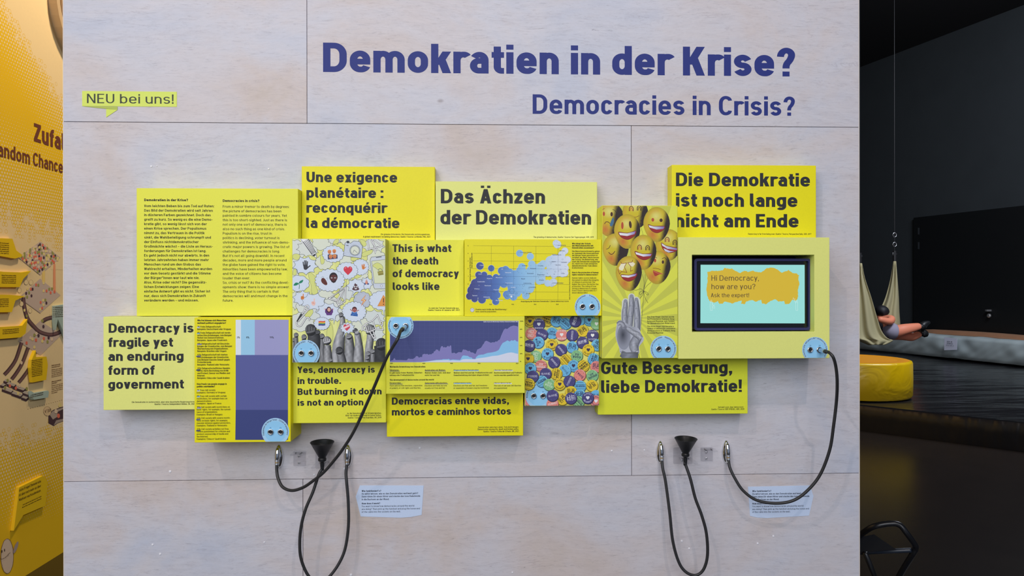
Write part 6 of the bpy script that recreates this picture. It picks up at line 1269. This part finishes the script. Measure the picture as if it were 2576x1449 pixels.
for pts, m_, lab, lines, x0, x1, y0, dy in CALL:
    o = extrude(pts, .018, 'callout_board', m_); tag(o, lab, 'sign')
    s = Sheet(Plane((XL+.0182, 0, 0), (0, 1, 0), (0, 0, 1)), None, .0004)
    big = dy == 12
    for i, t in enumerate(lines): s.text(t, x0, y0+dy*i, 6.5 if big else 3.2, x1 if (len(t) > 16 or not big) else x1, .14 if big else .17, C(80, 56, 30))
    if big: small_ = [s.text('„Jetzt spinnen! Das Betreten der Fragen', 56, 1272, 3, 104, .17, C(80, 56, 30)), s.text('Ihren Platz zum Finden ohne Hindernis', 56, 1278, 3, 104, .17, C(80, 56, 30))]
    s.build('lettering', o)
# curved rail board high on the wall
ro = [(119, -20), (121, 8), (126, 38), (134, 68), (144, 95), (160, 128), (175, 150)]; ri = [(190, 120), (168, 95), (158, 74), (150, 50), (145, 25), (142, -2), (141, -20)]
o = extrude(ro+ri, .05, 'curved_rail', paint('beige_rail', C(190, 160, 120), .5)); tag(o, 'curved beige rail board high on the orange wall', 'rail')
rs_ = extrude([(127, -20), (129, 8), (134, 36), (141, 64), (151, 92), (168, 122), (172, 118), (155, 88), (145, 60), (138, 34), (134, 6), (132, -20)], .052, 'groove_strip', paint('brown_groove', C(140, 108, 74), .5), o)

# ------------------------------------------------------------------ right: dark hall
P0 = at_depth(2304, 548, 14.0); dcam = (RT0*(-.328)+FW).normalized(); dirw = Vector((dcam.x, dcam.y, 0)).normalized(); nrm = Vector((-dirw.y, dirw.x, 0))
if nrm.dot(CAM-P0) < 0: nrm = -nrm
def wallpt(px, py, off=0.0):
    d = ray(px, py); Pn = P0+nrm*off; return CAM+d*((Pn-CAM).dot(nrm)/d.dot(nrm))
htop = wallpt(2304, 86).z
A = Vector((P0.x, P0.y, 0))-dirw*7; B = Vector((P0.x, P0.y, 0))+dirw*9
def prism(a, b_, n_, t, z0, z1, name, m, parent=None):
    v = []
    for q in (a, b_, b_-n_*t, a-n_*t): v += [(q.x, q.y, z0), (q.x, q.y, z1)]
    return mk(name, v, [(0, 2, 3, 1), (2, 4, 5, 3), (4, 6, 7, 5), (6, 0, 1, 7), (1, 3, 5, 7), (0, 6, 4, 2)], m, parent)
o = prism(A, B, nrm, .3, 0, htop, 'wall_back', paint('anthracite_wall_paint', (.030, .036, .041), .7, .12, 2)); tag(o, 'dark grey back wall of the hall', kind='structure')
ztp = P0.z; D1 = P0+nrm*.03; Dn = P0-dirw*5.5+nrm*.03
o = prism(Vector((P0.x, P0.y, 0)), Vector((P0.x, P0.y, 0))-dirw*5.5, nrm, -.06, 0, ztp, 'door_1', mat('black_gate_panel', (.0025, .0035, .0045), .55)); tag(o, 'tall black gate panel in the back wall', kind='structure'); door = o
def onwall(x0, y0, x1, y1, name, m, parent, off=.07, th=.02):
    a = wallpt(x0, y1, off); b_ = wallpt(x1, y0, off); return prism(Vector((a.x, a.y, 0)), Vector((b_.x, b_.y, 0)), nrm, th, a.z, b_.z, name, m, parent)
for y0, y1 in ((573, 590), (609, 627)): onwall(2308.5, y0, 2311.5, y1, 'hinge', paint('dark_hinge_metal', (.03, .035, .04), .4), door)
a = wallpt(2487, 781, .09); MB().box((a.x-.05, a.y-.02, a.z-.015), (a.x+.05, a.y+.02, a.z+.015)).lathe((a.x, a.y-.02, a.z-.09), nrm, [(.035, 0), (.035, .02), (.02, .03)], 14).build('handle', mat('satin_metal', (.5, .5, .5), .35, .8), door)

# black padded platform
hp = .30
f0 = at_z(2161, 1013, hp); f1 = at_z(2576, 1057, hp); g0 = at_z(2161, 872, hp); g1 = at_z(2576, 918, hp)
ext = (f0-f1); f0x = f0+ext*1.1; f1x = f1-ext*.4; exg = (g0-g1); g0x = g0+exg*.45; g1x = g1-exg*.25
VIN = mat('black_vinyl', (.012, .012, .014), .22)
nt = VIN.node_tree; n1 = nt.nodes.new('ShaderNodeTexNoise'); n1.inputs['Scale'].default_value = 1.0; n1.inputs['Detail'].default_value = 3; tc = nt.nodes.new('ShaderNodeTexCoord'); vm = nt.nodes.new('ShaderNodeVectorMath'); vm.operation = 'MULTIPLY'; vm.inputs[1].default_value = (1.1, 4.5, 1.1)
bp = nt.nodes.new('ShaderNodeBump'); bp.inputs['Strength'].default_value = .5; bp.inputs['Distance'].default_value = .05; nt.links.new(tc.outputs['Object'], vm.inputs[0]); nt.links.new(vm.outputs[0], n1.inputs['Vector']); nt.links.new(n1.outputs['Fac'], bp.inputs['Height']); nt.links.new(bp.outputs[0], nt.nodes['Principled BSDF'].inputs['Normal'])
NX, NY = 60, 40; vs = []; fs = []
for j in range(NY+1):
    for i in range(NX+1):
        u, v = i/NX, j/NY; a = f0x.lerp(f1x, u); b_ = g0x.lerp(g1x, u); q = a.lerp(b_, v)
        w_ = noise.noise(Vector((q.x*.5+q.y*.15, q.y*1.5, 3)))*.02+abs(noise.noise(Vector((q.x*.25, q.y*2.6, 8))))*.022
        vs.append((q.x, q.y, hp-.018+w_*.7*min(1, v*8)))
for j in range(NY):
    for i in range(NX): k = j*(NX+1)+i; fs.append((k, k+1, k+NX+2, k+NX+1))
plat = mk('platform', vs, fs, VIN, smooth=True); tag(plat, 'low black vinyl platform across the dark hall', 'platform')
sk = []; sf = []
for i in range(NX+1):
    q = f0x.lerp(f1x, i/NX); wv = noise.noise(Vector((q.x*2, 1, 1)))*.012
    for z, o_ in ((hp-.018, 0), (hp-.032, -.014), (.14, -.012+wv), (0.001, 0.0)): sk.append((q.x+o_*.1, q.y+o_, z))
for i in range(NX):
    for k in range(3): a = i*4+k; sf.append((a, a+1, a+5, a+4))
mk('front_cover', sk, sf, VIN, plat, smooth=True)
# yellow round cushion
cc = at_z(2140, 992, hp); cc = at_depth(2146, 990, (CAM.z-hp)/( (990-724.5)/F_PX)); R = .62
YV = mat('yellow_vinyl', C(232, 190, 10, .95), .30); nt = YV.node_tree; n1 = nt.nodes.new('ShaderNodeTexNoise'); n1.inputs['Scale'].default_value = 3.2; n1.inputs['Distortion'].default_value = 1.5; bp = nt.nodes.new('ShaderNodeBump'); bp.inputs['Strength'].default_value = .35; bp.inputs['Distance'].default_value = .04
tc = nt.nodes.new('ShaderNodeTexCoord'); nt.links.new(tc.outputs['Object'], n1.inputs['Vector']); nt.links.new(n1.outputs['Fac'], bp.inputs['Height']); nt.links.new(bp.outputs[0], nt.nodes['Principled BSDF'].inputs['Normal'])
zc = hp; cu = empty('round_cushion', (cc.x, cc.y, zc)); tag(cu, 'thick round yellow vinyl cushion on the black platform', 'cushion')
MB().lathe((cc.x, cc.y, zc), (0, 0, 1), [(R*.98, 0), (R, .02), (R*1.005, .2), (R, .385), (R*.985, .405), (R*.95, .412)], 56, cap=False).build('side_cover', YV, cu, smooth=True)
MB().lathe((cc.x, cc.y, zc), (0, 0, 1), [(R*.95, .412), (R*.80, .418), (R*.77, .408), (R*.73, .41), (.01, .40)], 56, cap=False).build('top_cover', mat('ochre_vinyl_top', C(214, 140, 18), .5), cu, smooth=True)
# grey-green mattress along the wall with a paper sign, and timber bench behind
MV = mat('grey_green_canvas', C(168, 180, 182, 1.0), .75)
m0 = wallpt(2090, 872, .75); m1 = wallpt(2820, 930, .75); m0 = m0.lerp(m1, -.30); m0.z = m1.z = hp; NX, NZ = 200, 16; vs = []; fs = []
htm = .37
for j in range(NZ+1):
    for i in range(NX+1):
        u = i/NX; q = m0.lerp(m1, u); v = j/NZ
        bul = .10*math.sin(math.pi*min(1, v*1.0))**.5; w_ = noise.noise(Vector((u*28, v*2.2+u*11, 1)))*.035*min(1, v*3)+abs(noise.noise(Vector((u*21-v*2.5, v*.7, 5))))*.05
        th = .0 if v < .72 else -(v-.72)/.28*.30; zz = hp+.014+htm*min(1, v/.72)*(1)+(.0 if v < .72 else .02*math.sin((v-.72)*11))
        p = q+nrm*(bul*.5+w_+th); vs.append((p.x, p.y, zz+w_*.4))
for j in range(NZ):
    for i in range(NX): k = j*(NX+1)+i; fs.append((k, k+1, k+NX+2, k+NX+1))
mt = mk('mattress', vs, fs, MV, smooth=True); tag(mt, 'long wrinkled grey-green mattress lying along the dark wall', 'mattress')
bch = empty('bench', wallpt(2470, 850, .3)); tag(bch, 'pale timber bench edge showing above the grey mattress', 'bench')
WDm = paint('pine_board', C(196, 150, 118, .8), .5, .12, 8)
def board(x0, x1, y0, y1, y2, y3, off, name):
    pts = []; n = 14
    a = [wallpt(x0+(x1-x0)*i/n, y0+(y1-y0)*i/n-2.0*math.sin(math.pi*i/n), off) for i in range(n+1)]; c = [wallpt(x0+(x1-x0)*i/n, y2+(y3-y2)*i/n, off) for i in range(n+1)]
    v = [tuple(q) for q in a+c]+[tuple(q-nrm*.22) for q in a+c]; m_ = 2*(n+1); f = []
    for i in range(n): f += [(i, i+1, n+2+i, n+1+i), (m_+i, m_+i+1, m_+n+2+i, m_+n+1+i), (i, i+1, m_+i+1, m_+i), (n+1+i, n+2+i, m_+n+2+i, m_+n+1+i)]
    f += [(0, n+1, m_+n+1, m_), (n, 2*n+1, m_+2*n+1, m_+n)]
    mk(name, v, f, WDm, bch)
board(2325, 2600, 829, 848, 837, 862, .30, 'top_board'); board(2335, 2600, 838, 858, 846, 872, .42, 'front_board')
pp = [wallpt(x, y, .92) for x, y in ((2375, 881), (2407, 880), (2407.5, 852), (2376, 848))]
o = mk('paper_sign', [tuple(q) for q in pp]+[tuple(q-nrm*.004) for q in pp], [(0, 1, 2, 3), (7, 6, 5, 4), (0, 4, 5, 1), (1, 5, 6, 2), (2, 6, 7, 3), (3, 7, 4, 0)], mat('grey_white_paper', C(212, 214, 232, 1.1), .6)); tag(o, 'white paper notice hung on the grey mattress', 'sign')
Pn = pp[0]; sgn = Plane(Pn+nrm*.004, dirw if dirw.dot(RT0) > 0 else -dirw, (0, 0, 1))
s = Sheet(sgn, None, .003, .001); s.text('Bitte die', 2384, 860.5, 3, 2397, .2, C(60, 62, 74)); s.text('Schuhe aus', 2383, 865, 3, 2398, .2, C(60, 62, 74)); s.text('Please take off', 2381, 869.5, 2.4, 2400, .15, C(90, 92, 104)); s.build('lettering', o)

# hammock cloth with a person curled up in it
DZ = 11.0
def hp_(px, py, dz=0): return at_depth(px, py, DZ+dz)
HM = mat('beige_hammock_cloth', C(176, 168, 130, .95), .8)
ham = empty('hammock', hp_(2205, 867)); tag(ham, 'beige-green cloth hammock swing hanging in the dark hall', 'hammock')
def cloth(rows, name, dz0, fold=.035, nf=5, n=22):
    vs = []; fs = []; R_ = catmull([(a, b_, y) for a, b_, y in rows], 4); m_ = len(R_)
    for j, r in enumerate(R_):
        for i in range(n+1):
            u = i/n; x = r.x+(r.y-r.x)*u; p = hp_(x, r.z, dz0+fold*math.sin(u*math.pi*nf+j*.06)*(1-.2*math.sin(j*.3))-.12*math.sin(math.pi*u)*j/m_); vs.append(tuple(p))
    for j in range(m_-1):
        for i in range(n): k = j*(n+1)+i; fs.append((k, k+1, k+n+2, k+n+1))
    o = mk(name, vs, fs, HM, ham, smooth=True); sm = o.modifiers.new('thickness', 'SOLIDIFY'); sm.thickness = .006; return o
cloth([(2157, 2168.5, 662), (2150, 2176, 700), (2142, 2192, 748), (2136, 2207, 800), (2134, 2218, 832), (2138, 2232, 850), (2160, 2246, 857), (2185, 2225, 867.5)], 'near_cloth', -.35)
cloth([(2247, 2253.5, 657), (2240, 2257, 700), (2227, 2260.5, 748), (2212, 2262, 785), (2207, 2264.5, 822), (2210, 2262, 840), (2205, 2250, 853)], 'far_cloth', .30, .03, 4)
DKM = mat('dark_strap', (.012, .012, .014), .5)
for px, y0, dz in ((2163, 662, -.35), (2250.5, 657, .30)):
    a = hp_(px, y0, dz); t_ = hp_(px, y0-26, dz); top = Vector((t_.x, t_.y, 6.28)); MB().tube([a, t_], .028, 8).build('strap', DKM, ham); MB().tube([t_, top], .006, 6).build('rope', DKM, ham)
    for q in ((0, 3, 6) if px > 2200 else (0,)): c = hp_(px, y0-18-q*8, dz); MB().tube([c+Vector((.03*math.cos(k), 0, .035*math.sin(k))) for k in [2*math.pi*i/10 for i in range(10)]], .007, 6, closed=True).build('carabiner', STEEL, ham, smooth=True)
SKIN = mat('skin', C(232, 140, 108, 1.05), .55)
per = empty('person', hp_(2235, 838, 0)); tag(per, 'person in dark top and grey shorts curled in the hammock, leg stretched out', 'person')
def skin_body(name, joints, edges, m_, root=0, lvl=2):
    me = bpy.data.meshes.new(name); og = ORG[per]; me.from_pydata([tuple(Vector(p)-og) for p, r in joints], edges, []); me.materials.append(m_)
    o = bpy.data.objects.new(name, me); link(o, per); sk = o.modifiers.new('skin', 'SKIN'); lay = me.skin_vertices[0] if me.skin_vertices else None
    if lay is None:
        bpy.context.view_layer.objects.active = o; me.skin_vertices
    for i, (p, r) in enumerate(joints): me.skin_vertices[0].data[i].radius = (r, r); me.skin_vertices[0].data[i].use_root = (i == root)
    sb_ = o.modifiers.new('smooth', 'SUBSURF'); sb_.levels = lvl; sb_.render_levels = lvl; sk.use_smooth_shade = True; return o
J = [(hp_(2236, 836), .12), (hp_(2226, 824), .12), (hp_(2220, 810), .13), (hp_(2219, 801), .07), (hp_(2217, 790, -.02), .10),
     (hp_(2231, 803, -.12), .078), (hp_(2245, 801, -.20), .070), (hp_(2240, 810, -.26), .060), (hp_(2218, 805, -.30), .050), (hp_(2209, 802, -.32), .040),
     (hp_(2250, 834, -.10), .115), (hp_(2268, 830, -.14), .098), (hp_(2298, 824, -.12), .074), (hp_(2316, 820, -.10), .050),
     (hp_(2248, 842, .08), .10), (hp_(2276, 843, .08), .082), (hp_(2294, 850, .05), .070), (hp_(2318, 838, .04), .048)]
ED = [(0, 1), (1, 2), (2, 3), (3, 4), (2, 5), (5, 6), (6, 7), (7, 8), (8, 9), (0, 10), (10, 11), (11, 12), (12, 13), (0, 14), (14, 15), (15, 16), (16, 17)]
skin_body('body', J, ED, SKIN)
def lump(pts, name, m_, n=12):
    """tapered rounded tube"""
    P = catmull([tuple(p) for p, r in pts], 4); Rr = [p.x for p in catmull([(r, 0, 0) for p, r in pts], 4)]
    return MB().tube(P, .05, n, rs=Rr).build(name, m_, per, smooth=True)
lump([(hp_(2226, 834, -.06), .09), (hp_(2236, 832, -.10), .118), (hp_(2244, 833, -.12), .125), (hp_(2250, 833.5, -.12), .121)], 'shorts', mat('grey_shorts', C(150, 146, 166, 1.0), .8))
lump([(hp_(2232, 830), .10), (hp_(2224, 820), .125), (hp_(2219, 811), .125), (hp_(2219, 804), .08)], 'shirt', mat('dark_shirt', (.018, .016, .02), .8))
lump([(hp_(2206, 789, -.02), .03), (hp_(2212, 785, -.02), .088), (hp_(2220, 784, -.02), .098), (hp_(2228, 788, -.02), .07), (hp_(2231, 792, -.02), .02)], 'hair', mat('black_hair', (.008, .008, .012), .6))
SH = mat('black_shoe', (.010, .011, .013), .45)
lump([(hp_(2313, 822, -.10), .045), (hp_(2320, 821, -.10), .058), (hp_(2325, 816, -.10), .052), (hp_(2334, 812, -.10), .034), (hp_(2339, 810.5, -.10), .018)], 'shoe', SH)
lump([(hp_(2315, 838, .04), .045), (hp_(2322, 837, .04), .060), (hp_(2327, 842, .04), .055), (hp_(2329, 847, .04), .03)], 'shoe', SH)
# tubular chair just past the wall edge
DC = 2.62
def cp(px, py, dz=0): return at_depth(px, py, DC+dz)
ch = empty('tubular_chair', (cp(2220, 1449).x, cp(2220, 1449).y, 0)); tag(ch, 'black tubular chair just past the right wall edge', 'chair')
TB = mat('black_steel_tube', (.012, .013, .016), .3)
MB().tube(catmull([cp(2120, 1380, .15), cp(2165, 1345, .08), cp(2195, 1326), cp(2235, 1317.5, -.02), cp(2262, 1320, -.03), cp(2280, 1340, -.04), cp(2300, 1368, -.03), cp(2303, 1380, -.02), cp(2292, 1400, 0), cp(2262, 1450, .08), cp(2240, 1500, .15)], 6), .0105, 12).build('arm_tube', TB, ch, smooth=True)
MB().tube([cp(2110, 1392, .2), cp(2292, 1384, -.02)], .0085, 10).build('cross_tube', mat('blue_black_tube', (.02, .028, .045), .35), ch, smooth=True)
f_ = cp(2240, 1500, .15); MB().tube([f_, Vector((f_.x-.05, f_.y, .0))], .0105, 10).build('leg', TB, ch, smooth=True)
MB().tube([cp(2176, 1390, .1), cp(2200, 1449, .14), Vector((cp(2215, 1500, .2).x, cp(2215, 1500, .2).y, 0))], .0095, 10).build('leg', TB, ch, smooth=True)
a, b_, c_, d_ = cp(2120, 1392, .18), cp(2165, 1352, .1), cp(2200, 1345, .05), cp(2256, 1383, .0)
mk('back_fabric', [tuple(q) for q in (a, b_, c_, d_)]+[tuple(q+Vector((0, .004, 0))) for q in (a, b_, c_, d_)], [(0, 3, 2, 1), (4, 5, 6, 7), (0, 1, 5, 4), (1, 2, 6, 5), (2, 3, 7, 6), (3, 0, 4, 7)], mat('black_mesh_fabric', (.014, .016, .022), .85), ch)
